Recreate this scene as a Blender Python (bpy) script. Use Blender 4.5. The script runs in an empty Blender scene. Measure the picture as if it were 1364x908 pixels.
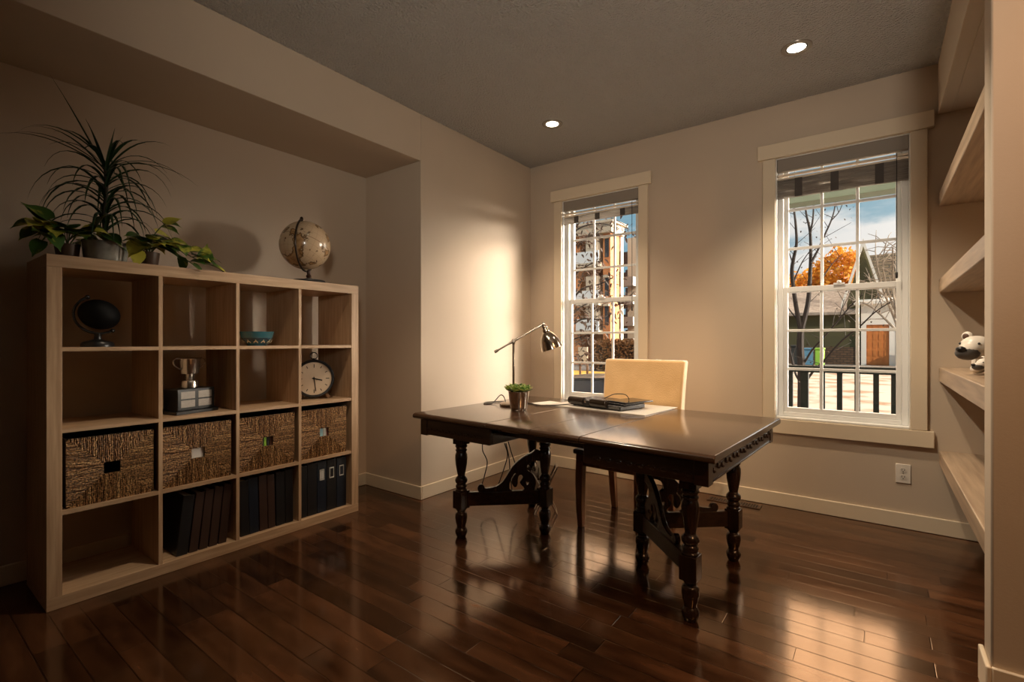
import bpy, bmesh, math, random
from mathutils import Vector, Matrix, Euler, noise
R = math.radians; PI = math.pi
random.seed(7)
scn = bpy.context.scene
COL = scn.collection
H = 1.128                      # eye height
# ------------------------------------------------------------------ materials
MATS = {}
def rgb(c): return (c[0], c[1], c[2], 1)
def newmat(name):
    m = bpy.data.materials.new(name); m.use_nodes = True
    return m, m.node_tree.nodes, m.node_tree.links, m.node_tree.nodes['Principled BSDF']
def mat(name, col, rough=.5, metal=0, spec=.5, coat=0, sheen=0, emit=None, es=0, ior=1.5, var=0, vscale=8, bump=0, bscale=60, stretch=(1,1,1), trans=0, bdist=.01):
    if name in MATS: return MATS[name]
    m, N, L, b = newmat(name)
    b.inputs['Base Color'].default_value = rgb(col)
    b.inputs['Roughness'].default_value = rough
    b.inputs['Metallic'].default_value = metal
    b.inputs['Specular IOR Level'].default_value = spec
    b.inputs['IOR'].default_value = ior
    b.inputs['Coat Weight'].default_value = coat
    b.inputs['Coat Roughness'].default_value = .12
    b.inputs['Sheen Weight'].default_value = sheen
    b.inputs['Transmission Weight'].default_value = trans
    if emit:
        b.inputs['Emission Color'].default_value = rgb(emit); b.inputs['Emission Strength'].default_value = es
    if var or bump:
        tc = N.new('ShaderNodeTexCoord'); mp = N.new('ShaderNodeMapping')
        mp.inputs['Scale'].default_value = stretch
        L.new(tc.outputs['Object'], mp.inputs['Vector'])
    if var:
        n = N.new('ShaderNodeTexNoise'); n.inputs['Scale'].default_value = vscale; n.inputs['Detail'].default_value = 6
        L.new(mp.outputs[0], n.inputs['Vector'])
        mr = N.new('ShaderNodeMapRange'); mr.inputs[1].default_value = .3; mr.inputs[2].default_value = .7
        mr.inputs[3].default_value = 1-var; mr.inputs[4].default_value = 1+var
        L.new(n.outputs[0], mr.inputs[0])
        mx = N.new('ShaderNodeMix'); mx.data_type = 'RGBA'; mx.blend_type = 'MULTIPLY'; mx.inputs[0].default_value = 1
        mx.inputs[6].default_value = rgb(col); L.new(mr.outputs[0], mx.inputs[7]); L.new(mx.outputs[2], b.inputs['Base Color'])
    if bump:
        n2 = N.new('ShaderNodeTexNoise'); n2.inputs['Scale'].default_value = bscale; n2.inputs['Detail'].default_value = 4
        L.new(mp.outputs[0], n2.inputs['Vector'])
        bp = N.new('ShaderNodeBump'); bp.inputs['Strength'].default_value = bump; bp.inputs['Distance'].default_value = bdist
        L.new(n2.outputs[0], bp.inputs['Height']); L.new(bp.outputs[0], b.inputs['Normal'])
    MATS[name] = m
    return m

def floor_mat():
    m, N, L, b = newmat('plank_floor')
    def math_(op, a, c=None):
        n = N.new('ShaderNodeMath'); n.operation = op
        for i, v in enumerate((a, c)):
            if v is None: continue
            if isinstance(v, (int, float)): n.inputs[i].default_value = v
            else: L.new(v, n.inputs[i])
        return n.outputs[0]
    tc = N.new('ShaderNodeTexCoord'); sp = N.new('ShaderNodeSeparateXYZ'); L.new(tc.outputs['Object'], sp.inputs[0])
    W, LEN = .094, .80
    yy = math_('DIVIDE', sp.outputs[1], W); row = math_('FLOOR', yy); fy = math_('FRACT', yy)
    wn = N.new('ShaderNodeTexWhiteNoise'); wn.noise_dimensions = '1D'; L.new(row, wn.inputs['W'])
    xx = math_('ADD', math_('DIVIDE', sp.outputs[0], LEN), math_('MULTIPLY', wn.outputs['Value'], 7.3))
    colm = math_('FLOOR', xx); fx = math_('FRACT', xx)
    cb = N.new('ShaderNodeCombineXYZ'); L.new(row, cb.inputs[0]); L.new(colm, cb.inputs[1])
    w2 = N.new('ShaderNodeTexWhiteNoise'); w2.noise_dimensions = '2D'; L.new(cb.outputs[0], w2.inputs['Vector'])
    dy = math_('MULTIPLY', math_('MINIMUM', fy, math_('SUBTRACT', 1, fy)), W)
    dx = math_('MULTIPLY', math_('MINIMUM', fx, math_('SUBTRACT', 1, fx)), LEN)
    d = math_('MINIMUM', dy, dx)
    mr = N.new('ShaderNodeMapRange'); L.new(d, mr.inputs[0]); mr.inputs[1].default_value = .0009; mr.inputs[2].default_value = .0026
    # grain
    mp = N.new('ShaderNodeMapping'); mp.inputs['Scale'].default_value = (2.4, 11, 1); L.new(tc.outputs['Object'], mp.inputs[0])
    av = N.new('ShaderNodeVectorMath'); av.operation = 'ADD'; L.new(mp.outputs[0], av.inputs[0])
    sc = N.new('ShaderNodeVectorMath'); sc.operation = 'SCALE'; sc.inputs['Scale'].default_value = 13; L.new(w2.outputs['Color'], sc.inputs[0]); L.new(sc.outputs[0], av.inputs[1])
    gr = N.new('ShaderNodeTexNoise'); gr.inputs['Scale'].default_value = 1.6; gr.inputs['Detail'].default_value = 7; L.new(av.outputs[0], gr.inputs['Vector'])
    ramp = N.new('ShaderNodeValToRGB'); L.new(gr.outputs[0], ramp.inputs[0])
    ramp.color_ramp.elements[0].position = .3; ramp.color_ramp.elements[0].color = (.026, .0100, .0045, 1)
    ramp.color_ramp.elements[1].position = .75; ramp.color_ramp.elements[1].color = (.082, .033, .0140, 1)
    tone = N.new('ShaderNodeMapRange'); L.new(w2.outputs['Value'], tone.inputs[0]); tone.inputs[3].default_value = .42; tone.inputs[4].default_value = 1.5
    m1 = N.new('ShaderNodeMix'); m1.data_type = 'RGBA'; m1.blend_type = 'MULTIPLY'; m1.inputs[0].default_value = 1
    L.new(ramp.outputs[0], m1.inputs[6]); L.new(tone.outputs[0], m1.inputs[7])
    m2 = N.new('ShaderNodeMix'); m2.data_type = 'RGBA'; L.new(mr.outputs[0], m2.inputs[0]); m2.inputs[6].default_value = (.006, .003, .002, 1); L.new(m1.outputs[2], m2.inputs[7])
    L.new(m2.outputs[2], b.inputs['Base Color'])
    rr = N.new('ShaderNodeMapRange'); L.new(gr.outputs[0], rr.inputs[0]); rr.inputs[3].default_value = .10; rr.inputs[4].default_value = .20
    L.new(rr.outputs[0], b.inputs['Roughness'])
    b.inputs['IOR'].default_value = 1.9; b.inputs['Specular Tint'].default_value = (1, .66, .38, 1)
    bn = N.new('ShaderNodeTexNoise'); bn.inputs['Scale'].default_value = 5; L.new(tc.outputs['Object'], bn.inputs['Vector'])
    hh = math_('ADD', math_('MULTIPLY', mr.outputs[0], 1.0), math_('ADD', math_('MULTIPLY', bn.outputs[0], .8), math_('MULTIPLY', gr.outputs[0], .2)))
    bp = N.new('ShaderNodeBump'); bp.inputs['Strength'].default_value = .22; bp.inputs['Distance'].default_value = .003
    L.new(hh, bp.inputs['Height']); L.new(bp.outputs[0], b.inputs['Normal'])
    return m

def wood(name, c1, c2, rough=.4, axis=0, scale=3, coat=0, spec=.5):
    """grain running along one local axis"""
    if name in MATS: return MATS[name]
    m, N, L, b = newmat(name)
    tc = N.new('ShaderNodeTexCoord'); mp = N.new('ShaderNodeMapping'); L.new(tc.outputs['Object'], mp.inputs[0])
    s = [22, 22, 22]; s[axis] = 1.3; mp.inputs['Scale'].default_value = s
    n = N.new('ShaderNodeTexNoise'); n.inputs['Scale'].default_value = scale; n.inputs['Detail'].default_value = 6; L.new(mp.outputs[0], n.inputs['Vector'])
    r = N.new('ShaderNodeValToRGB'); L.new(n.outputs[0], r.inputs[0])
    r.color_ramp.elements[0].position = .32; r.color_ramp.elements[0].color = rgb(c1)
    r.color_ramp.elements[1].position = .68; r.color_ramp.elements[1].color = rgb(c2)
    L.new(r.outputs[0], b.inputs['Base Color'])
    b.inputs['Roughness'].default_value = rough; b.inputs['Coat Weight'].default_value = coat; b.inputs['Coat Roughness'].default_value = .15
    b.inputs['Specular IOR Level'].default_value = spec
    bp = N.new('ShaderNodeBump'); bp.inputs['Strength'].default_value = .12; bp.inputs['Distance'].default_value = .003
    L.new(n.outputs[0], bp.inputs['Height']); L.new(bp.outputs[0], b.inputs['Normal'])
    MATS[name] = m
    return m

def glass_mat(name, tint=(1, 1, 1), refl=.05):
    m, N, L, b = newmat(name); N.remove(b)
    t = N.new('ShaderNodeBsdfTransparent'); t.inputs[0].default_value = rgb(tint)
    g = N.new('ShaderNodeBsdfGlossy'); g.inputs['Roughness'].default_value = .02
    mx = N.new('ShaderNodeMixShader'); mx.inputs[0].default_value = refl
    L.new(t.outputs[0], mx.inputs[1]); L.new(g.outputs[0], mx.inputs[2]); L.new(mx.outputs[0], N['Material Output'].inputs[0])
    return m

def island_mat(name, cols, rough=.7, transl=0, spec=.3):
    """one of several colours for each separate piece (leaf, strand)"""
    m, N, L, b = newmat(name)
    g = N.new('ShaderNodeNewGeometry'); r = N.new('ShaderNodeValToRGB'); L.new(g.outputs['Random Per Island'], r.inputs[0])
    e = r.color_ramp.elements
    while len(e) < len(cols): e.new(.5)
    for i, c in enumerate(cols): e[i].position = i/(len(cols)-1); e[i].color = rgb(c)
    L.new(r.outputs[0], b.inputs['Base Color']); b.inputs['Roughness'].default_value = rough; b.inputs['Specular IOR Level'].default_value = spec
    if transl:
        t = N.new('ShaderNodeBsdfTranslucent'); L.new(r.outputs[0], t.inputs[0])
        mx = N.new('ShaderNodeMixShader'); mx.inputs[0].default_value = transl
        L.new(b.outputs[0], mx.inputs[1]); L.new(t.outputs[0], mx.inputs[2]); L.new(mx.outputs[0], N['Material Output'].inputs[0])
    return m

def pothos_mat():
    m, N, L, b = newmat('variegated_leaf')
    tc = N.new('ShaderNodeTexCoord'); n = N.new('ShaderNodeTexNoise'); n.inputs['Scale'].default_value = 22; n.inputs['Detail'].default_value = 3
    L.new(tc.outputs['Object'], n.inputs['Vector'])
    g = N.new('ShaderNodeNewGeometry')
    ad = N.new('ShaderNodeMath'); ad.operation = 'MULTIPLY_ADD'; L.new(g.outputs['Random Per Island'], ad.inputs[0]); ad.inputs[1].default_value = .5; ad.inputs[2].default_value = -.25
    a2 = N.new('ShaderNodeMath'); a2.operation = 'ADD'; L.new(n.outputs[0], a2.inputs[0]); L.new(ad.outputs[0], a2.inputs[1])
    r = N.new('ShaderNodeValToRGB'); L.new(a2.outputs[0], r.inputs[0])
    r.color_ramp.elements[0].position = .42; r.color_ramp.elements[0].color = (.035, .10, .012, 1)
    r.color_ramp.elements[1].position = .68; r.color_ramp.elements[1].color = (.62, .58, .08, 1)
    L.new(r.outputs[0], b.inputs['Base Color']); b.inputs['Roughness'].default_value = .4
    return m

def globe_mat():
    m, N, L, b = newmat('antique_globe_map')
    tc = N.new('ShaderNodeTexCoord'); n = N.new('ShaderNodeTexNoise'); n.inputs['Scale'].default_value = 9; n.inputs['Detail'].default_value = 8; n.inputs['Roughness'].default_value = .55
    L.new(tc.outputs['Object'], n.inputs['Vector'])
    r = N.new('ShaderNodeValToRGB'); L.new(n.outputs[0], r.inputs[0]); r.color_ramp.interpolation = 'LINEAR'
    e = r.color_ramp.elements
    for p, c in ((.0, (.62, .47, .31)), (.52, (.60, .44, .28)), (.535, (.09, .05, .02)), (.56, (.28, .15, .06)), (.60, (.50, .30, .14)), (.72, (.22, .11, .04))):
        x = e.new(p); x.color = rgb(c)
    e.remove(e[0]); e.remove(e[-1])
    # meridians and parallels
    sp = N.new('ShaderNodeSeparateXYZ'); L.new(tc.outputs['Object'], sp.inputs[0])
    def M(op, a, c=None):
        k = N.new('ShaderNodeMath'); k.operation = op
        for i, v in enumerate((a, c)):
            if v is None: continue
            if isinstance(v, (int, float)): k.inputs[i].default_value = v
            else: L.new(v, k.inputs[i])
        return k.outputs[0]
    lon = M('ARCTAN2', sp.outputs[1], sp.outputs[0]); lat = M('ARCSINE', M('DIVIDE', sp.outputs[2], .1501))
    def line(v, step, w):
        q = M('FRACT', M('ADD', M('DIVIDE', v, step), 100.5)); return M('LESS_THAN', M('ABSOLUTE', M('SUBTRACT', q, .5)), w)
    gl = M('MAXIMUM', line(lon, PI/12, .022), line(lat, PI/12, .022))
    eq = M('LESS_THAN', M('ABSOLUTE', sp.outputs[2]), .0016)
    f = M('MAXIMUM', M('MULTIPLY', gl, .35), M('MULTIPLY', eq, .9))
    mx = N.new('ShaderNodeMix'); mx.data_type = 'RGBA'; L.new(f, mx.inputs[0]); L.new(r.outputs[0], mx.inputs[6]); mx.inputs[7].default_value = (.2, .11, .05, 1)
    L.new(mx.outputs[2], b.inputs['Base Color']); b.inputs['Roughness'].default_value = .22; b.inputs['Coat Weight'].default_value = .5
    return m

def brick_mat(name, c1, c2, mortar, sc=4, w=.5, h=.25, ms=.02):
    m, N, L, b = newmat(name)
    tc = N.new('ShaderNodeTexCoord'); mp = N.new('ShaderNodeMapping'); mp.inputs['Rotation'].default_value = (R(90), 0, 0)
    L.new(tc.outputs['Object'], mp.inputs[0])
    k = N.new('ShaderNodeTexBrick'); L.new(mp.outputs[0], k.inputs['Vector'])
    k.inputs['Color1'].default_value = rgb(c1); k.inputs['Color2'].default_value = rgb(c2); k.inputs['Mortar'].default_value = rgb(mortar)
    k.inputs['Scale'].default_value = sc; k.inputs['Mortar Size'].default_value = ms; k.inputs['Brick Width'].default_value = w; k.inputs['Row Height'].default_value = h
    L.new(k.outputs[0], b.inputs['Base Color']); b.inputs['Roughness'].default_value = .8
    return m

WALL = mat('greige_paint', (.57, .465, .355), .62, var=.03, vscale=2, bump=.05, bscale=140)
CEIL = mat('stipple_ceiling', (.84, .80, .75), .85, bump=1.0, bscale=75, bdist=.11)
TRIM = mat('cream_trim', (.74, .62, .46), .42)
VINYL = mat('white_vinyl', (.82, .82, .80), .35)
FLOOR = floor_mat()
BIRCH = [wood('birch_x', (.40, .26, .15), (.56, .385, .24), .5, 0), wood('birch_y', (.40, .26, .15), (.56, .385, .24), .5, 1), wood('birch_z', (.40, .26, .15), (.56, .385, .24), .5, 2)]
DESKTOP = wood('walnut_top', (.026, .012, .006), (.082, .040, .020), .22, 0, 2, coat=.6)
DESKW = wood('dark_walnut', (.022, .010, .005), (.060, .028, .013), .3, 0, 2, coat=.3)
DESKV = wood('dark_turned_wood', (.016, .008, .005), (.040, .019, .010), .27, 2, 2, coat=.4)
CHAIRW = wood('chair_wood', (.22, .10, .042), (.42, .20, .09), .4, 2)
SHELFW = wood('shelf_wood', (.30, .21, .14), (.46, .34, .23), .42, 1, 2)
BLACK = mat('black_satin', (.012, .012, .013), .35)
BLACKM = mat('black_matt', (.01, .01, .011), .6)
SILVER = mat('polished_silver', (.78, .74, .68), .24, 1)
NICKEL = mat('antique_nickel', (.42, .36, .30), .22, 1)
RUBBER = mat('black_cable', (.008, .008, .008), .45)
PAPER = mat('paper', (.80, .77, .72), .7)
GLASS = glass_mat('window_glass')

# ------------------------------------------------------------------ mesh helpers
def link(o, parent=None):
    COL.objects.link(o)
    if parent: o.parent = parent
    return o
class MB:
    def __init__(s): s.b = bmesh.new()
    def box(s, x0, x1, y0, y1, z0, z1, M=None):
        v = [s.b.verts.new(p) for p in ((x0,y0,z0),(x1,y0,z0),(x1,y1,z0),(x0,y1,z0),(x0,y0,z1),(x1,y0,z1),(x1,y1,z1),(x0,y1,z1))]
        for f in ((3,2,1,0),(4,5,6,7),(0,1,5,4),(1,2,6,5),(2,3,7,6),(3,0,4,7)): s.b.faces.new([v[i] for i in f])
        if M: bmesh.ops.transform(s.b, matrix=M, verts=v)
        return s
    def lathe(s, prof, seg=32, M=None, cap=True):
        rings = []; nv = []
        for r, z in prof:
            ring = [s.b.verts.new((max(r, 1e-4)*math.cos(2*PI*k/seg), max(r, 1e-4)*math.sin(2*PI*k/seg), z)) for k in range(seg)]
            rings.append(ring); nv += ring
        for a, c in zip(rings, rings[1:]):
            for k in range(seg): s.b.faces.new((a[k], a[(k+1) % seg], c[(k+1) % seg], c[k]))
        if cap:
            s.b.faces.new(rings[0][::-1]); s.b.faces.new(rings[-1])
        if M: bmesh.ops.transform(s.b, matrix=M, verts=nv)
        return s
    def tube(s, pts, r, seg=8, cap=True):
        pts = [Vector(p) for p in pts]; n = len(pts); rings = []
        rr = r if isinstance(r, (list, tuple)) else [r]*n
        up = None
        for i, p in enumerate(pts):
            t = (pts[min(i+1, n-1)]-pts[max(i-1, 0)])
            if t.length < 1e-9: t = Vector((0, 0, 1))
            t.normalize()
            if up is None:
                up = Vector((0, 0, 1)) if abs(t.z) < .9 else Vector((1, 0, 0))
            u = t.cross(up)
            if u.length < 1e-6: u = t.cross(Vector((.3, 1, .2)))
            u.normalize(); v = u.cross(t); up = v
            rings.append([s.b.verts.new(p+(u*math.cos(2*PI*k/seg)+v*math.sin(2*PI*k/seg))*rr[i]) for k in range(seg)])
        for a, c in zip(rings, rings[1:]):
            for k in range(seg): s.b.faces.new((a[k], a[(k+1) % seg], c[(k+1) % seg], c[k]))
        if cap: s.b.faces.new(rings[0][::-1]); s.b.faces.new(rings[-1])
        return s
    def ball(s, c, r, seg=20, sx=1, sy=1, sz=1, rot=None):
        M = Matrix.Translation(c) @ (rot.to_matrix().to_4x4() if rot else Matrix()) @ Matrix.Diagonal((r*sx, r*sy, r*sz, 1))
        bmesh.ops.create_uvsphere(s.b, u_segments=seg, v_segments=max(6, seg//2), radius=1, matrix=M); return s
    def poly(s, pts):
        s.b.faces.new([s.b.verts.new(p) for p in pts]); return s
    def prism(s, pts, d):
        """polygon pts (3d) pushed along the vector d"""
        d = Vector(d); a = [s.b.verts.new(p) for p in pts]; c = [s.b.verts.new(Vector(p)+d) for p in pts]; n = len(pts)
        s.b.faces.new(a[::-1]); s.b.faces.new(c)
        for i in range(n): s.b.faces.new((a[i], a[(i+1) % n], c[(i+1) % n], c[i]))
        return s
    def leaf(s, base, dirv, up, L, W, droop=0, fold=.15, n=5, heart=False, curl=None):
        base = Vector(base); d = Vector(dirv).normalized(); upv = Vector(up); side = d.cross(upv)
        if side.length < 1e-4: side = d.cross(Vector((1, .2, 0)))
        side.normalize(); rows = []; p = base.copy()
        for i in range(n+1):
            t = i/n
            if heart: w = W*(math.sin(PI*min(1, (t+.12)**.75))**.8 if t < .98 else .02)
            else: w = W*math.sin(PI*(.12+.88*t)**.8) if t < .99 else .001
            nrm = side.cross(d).normalized()
            rows.append((s.b.verts.new(p-side*w+nrm*abs(w)*fold), s.b.verts.new(p), s.b.verts.new(p+side*w+nrm*abs(w)*fold)))
            p = p+d*(L/n); d = (d+Vector((0, 0, -droop))*(1/n)).normalized()
        for a, c in zip(rows, rows[1:]):
            s.b.faces.new((a[0], a[1], c[1], c[0])); s.b.faces.new((a[1], a[2], c[2], c[1]))
        return s
    def build(s, name, m, parent=None, smooth=False, bevel=0, loc=None, rot=None, seg=2, solid=0, sub=0):
        bmesh.ops.recalc_face_normals(s.b, faces=s.b.faces[:])
        me = bpy.data.meshes.new(name); s.b.to_mesh(me); s.b.free()
        o = bpy.data.objects.new(name, me); link(o, parent)
        for q in (m if isinstance(m, (list, tuple)) else [m]): me.materials.append(q)
        if smooth:
            me.polygons.foreach_set('use_smooth', [True]*len(me.polygons))
        if loc: o.location = loc
        if rot: o.rotation_euler = rot
        if solid:
            k = o.modifiers.new('thick', 'SOLIDIFY'); k.thickness = solid
        if bevel:
            k = o.modifiers.new('bevel', 'BEVEL'); k.width = bevel; k.segments = seg; k.limit_method = 'ANGLE'; k.angle_limit = R(40)
        if sub:
            k = o.modifiers.new('sub', 'SUBSURF'); k.levels = sub; k.render_levels = sub
        if smooth or bevel:
            try: me.set_sharp_from_angle(angle=R(38))
            except Exception: pass
        return o
def bx(name, m, parent, x0, x1, y0, y1, z0, z1, bevel=0): return MB().box(x0, x1, y0, y1, z0, z1).build(name, m, parent, bevel=bevel)
def tag(o, label, cat, group=None, kind=None):
    if label: o['label'] = label
    if cat: o['category'] = cat
    if group: o['group'] = group
    if kind: o['kind'] = kind
    return o
def T(name, label, cat, loc=(0, 0, 0), rz=0, group=None):
    o = bpy.data.objects.new(name, None); o.empty_display_size = .1; o.location = loc; o.rotation_euler = (0, 0, rz); link(o)
    return tag(o, label, cat, group)
def struct(o, label=None):
    o['kind'] = 'structure'
    if label: o['label'] = label
    return o
def dup(root, loc=None, rot=None, label=None, group=None):
    r = root.copy(); COL.objects.link(r)
    if loc is not None: r.location = loc
    if rot is not None: r.rotation_euler = rot
    if label: r['label'] = label
    if group: r['group'] = group
    for ch in list(root.children):
        c = ch.copy(); COL.objects.link(c); c.parent = r
        for g in list(ch.children):
            q = g.copy(); COL.objects.link(q); q.parent = c
    return r
def curve_plate(name, outlines, depth, m, parent, M, bevel=.002):
    """flat plate with holes from closed 2d outlines, extruded, placed by matrix M"""
    cu = bpy.data.curves.new(name, 'CURVE'); cu.dimensions = '2D'; cu.fill_mode = 'BOTH'; cu.extrude = depth/2-bevel; cu.bevel_depth = bevel
    for pts in outlines:
        sp = cu.splines.new('BEZIER'); sp.bezier_points.add(len(pts)-1); sp.use_cyclic_u = True; sp.resolution_u = 4
        for bp_, p in zip(sp.bezier_points, pts):
            bp_.co = (p[0], p[1], 0); bp_.handle_left_type = bp_.handle_right_type = 'AUTO'
    t = bpy.data.objects.new(name, cu); COL.objects.link(t)
    dg = bpy.context.evaluated_depsgraph_get(); dg.update()
    me = bpy.data.meshes.new_from_object(t.evaluated_get(dg)); bpy.data.objects.remove(t); bpy.data.curves.remove(cu)
    me.transform(M); me.name = name
    o = bpy.data.objects.new(name, me); me.materials.clear(); me.materials.append(m); link(o, parent)
    return o
def fused(name, parts, m, parent, voxel=.006, loc=None):
    """several ellipsoids melted into one continuous body"""
    mb = MB()
    for c, r, s3, rot in parts: mb.ball(c, r, 20, *s3, rot=Euler(rot) if rot else None)
    o = mb.build(name, m, parent, smooth=True, loc=loc)
    k = o.modifiers.new('r', 'REMESH'); k.mode = 'VOXEL'; k.voxel_size = voxel; k.use_smooth_shade = True
    k = o.modifiers.new('s', 'SMOOTH'); k.factor = .6; k.iterations = 6
    return o
def spline(pts, n=6):
    """Catmull-Rom through points"""
    P = [Vector(p) for p in pts]; P = [2*P[0]-P[1]]+P+[2*P[-1]-P[-2]]; out = []
    for i in range(1, len(P)-2):
        for k in range(n):
            t = k/n; a, b_, c, d = P[i-1], P[i], P[i+1], P[i+2]
            out.append(.5*((2*b_)+(c-a)*t+(2*a-5*b_+4*c-d)*t*t+(3*b_-a-3*c+d)*t**3))
    return out+[P[-2]]
TH = R(36.75); FPX = 651.2
def at(x, y, Y):
    """the point of the plane at distance Y (towards the windows) that the photograph shows at x, y"""
    u = (x-682)/FPX; v = (454-y)/FPX
    d = Vector((-math.sin(TH)+u*math.cos(TH), math.cos(TH)+u*math.sin(TH), v))
    return Vector((0, 0, H))+d*(Y/d.y)

# ------------------------------------------------------------------ camera
cam = bpy.data.cameras.new('camera'); cam.sensor_fit = 'HORIZONTAL'; cam.sensor_width = 36; cam.lens = 36*FPX/1364; cam.clip_start = .05; cam.clip_end = 400
co = bpy.data.objects.new('camera', cam); co.location = (0, 0, H); co.rotation_euler = (R(90), 0, TH); link(co); scn.camera = co

# ------------------------------------------------------------------ room shell
CZ = 2.746; XW = -2.602; XN = -3.23; YN = 2.40; YW = 3.775; XA = .285; SOF = 2.41
YB = -3.2; XR = 3.2; TW = .16
struct(MB().box(XN-.1, XR+.1, YB-.1, YW+TW, -.1, 0).build('floor', FLOOR), 'dark stained plank floor with a glossy finish')
struct(MB().box(XN-.1, XR+.1, YB-.1, YW+TW, CZ, CZ+.1).build('ceiling', CEIL), 'stippled off white ceiling')
struct(MB().box(XN-.1, XN, YB, YW+TW, 0, CZ).build('wall_left', WALL), 'greige back wall of the recess')
struct(MB().box(XN, XW, YN, YW+TW, 0, CZ).box(XN, XW, YB, YN, SOF, CZ).build('wall_left_front', WALL, bevel=.004), 'wall beside the recess with the dropped beam over it')
struct(MB().box(XN-.1, XR+.1, YB-.1, YB, 0, CZ).build('wall_back', WALL))
struct(MB().box(XR, XR+.1, YB, YW+TW, 0, CZ).build('wall_far_right', WALL))
# window wall with two openings
W1 = (-2.256, -1.539); W2 = (-.558, .160); WZ = (.60, 2.375)
w = MB()
w.box(XW, XR, YW, YW+TW, 0, WZ[0]); w.box(XW, XR, YW, YW+TW, WZ[1], CZ)
w.box(XW, W1[0], YW, YW+TW, *WZ); w.box(W1[1], W2[0], YW, YW+TW, *WZ); w.box(W2[1], XR, YW, YW+TW, *WZ)
struct(w.build('wall_windows', WALL), 'greige wall holding both windows')
# partition with the shelf alcove behind it
struct(MB().box(XA, XR, 2.118, 2.237, 0, CZ).build('wall_right', WALL, bevel=.006), 'end of the partition wall at the right')
struct(MB().box(XA, XA+.06, 2.237, YW, 2.449, CZ).box(XA+.06, XA+.46, 2.237, YW, 2.449, 2.51).build('wall_right_header', WALL, bevel=.003), 'header over the shelf alcove')
struct(MB().box(XA+.46, XA+.56, 2.237, YW, 0, 2.449).build('wall_right_alcove', WALL), 'back of the shelf alcove')
def base(name, x0, x1, y0, y1, label):
    struct(MB().box(x0, x1, y0, y1, 0, .095).build(name, TRIM, bevel=.004), label)
base('baseboard_left', XN, XN+.014, YB, YN, 'cream baseboard of the recess')
base('baseboard_recess_end', XN+.014, XW+.014, YN-.014, YN, 'cream baseboard on the end of the recess')
base('baseboard_left_front', XW, XW+.014, YN-.0001, YW, 'cream baseboard beside the recess')
base('baseboard_windows', XW+.014, XA+.46, YW-.014, YW, 'cream baseboard under the windows')
struct(MB().box(XA-.014, XA, 2.104, 2.251, 0, .115).box(XA, XR, 2.104, 2.118, 0, .115).build('baseboard_right', TRIM, bevel=.004), 'cream baseboard around the partition end')

def window(name, X, label):
    r = bpy.data.objects.new(name, None); r.location = (X[0], YW, 0); link(r); struct(r, label)
    w_ = X[1]-X[0]
    m = MB(); t = -.020
    for a in (-.078, w_): m.box(a, a+.078, t, 0, WZ[0], WZ[1])
    m.build('casing', TRIM, r, bevel=.003)
    bx('header', TRIM, r, -.108, w_+.108, -.030, 0, WZ[1]+.002, WZ[1]+.100, .003)
    bx('apron', TRIM, r, -.108, w_+.108, -.024, 0, WZ[0]-.099, WZ[0]-.002, .003)
    # white jamb liner (reveal)
    j = MB(); D = .16
    j.box(0, .006, 0, D, WZ[0], WZ[1]); j.box(w_-.006, w_, 0, D, WZ[0], WZ[1]); j.box(.006, w_-.006, 0, D, WZ[1]-.006, WZ[1]); j.box(.006, w_-.006, -.012, D, WZ[0], WZ[0]+.012)
    j.build('jamb', VINYL, r, bevel=.002)
    # vinyl window unit
    f = MB(); z0, z1, a, c = WZ[0]+.012, WZ[1]-.006, .006, w_-.006; fw = .034; ya, yb = .045, .13
    f.box(a, a+fw, ya, yb, z0, z1); f.box(c-fw, c, ya, yb, z0, z1); f.box(a+fw, c-fw, ya, yb, z0, z0+.03); f.box(a+fw, c-fw, ya, yb, z1-.03, z1)
    f.build('window_frame', VINYL, r, bevel=.004)
    a += fw; c -= fw; mz = 1.478
    def sash(y0, y1, za, zb, sw, bw):
        s = MB(); s.box(a, a+sw, y0, y1, za, zb); s.box(c-sw, c, y0, y1, za, zb); s.box(a+sw, c-sw, y0, y1, za, za+bw); s.box(a+sw, c-sw, y0, y1, zb-.036, zb)
        gx0, gx1, gz0, gz1 = a+sw, c-sw, za+bw, zb-.036
        for k in (1, 2):
            x = gx0+(gx1-gx0)*k/3; s.box(x-.009, x+.009, y0+.008, y1-.006, gz0, gz1)
            z = gz0+(gz1-gz0)*k/3; s.box(gx0, gx1, y0+.0085, y1-.0065, z-.009, z+.009)
        o = s.build('sash', VINYL, r, bevel=.0025)
        MB().box(gx0-.004, gx1+.004, (y0+y1)/2-.002, (y0+y1)/2+.002, gz0-.004, gz1+.004).build('pane', GLASS, o)
    sash(.055, .085, z0+.03, mz+.02, .026, .032)
    sash(.090, .120, mz-.018, z1-.03, .026, .036)
    lk = MB().box(w_/2-.03, w_/2+.03, .045, .06, mz+.018, mz+.030).lathe([(.012, 0), (.012, .012), (.006, .016)], 12, Matrix.Translation((w_/2, .052, mz+.030)))
    lk.build('sash_lock', VINYL, r)
    return r
window('window_1', W1, 'narrow sash window nearer the recess')
window('window_2', W2, 'sash window beside the shelf alcove')

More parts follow.
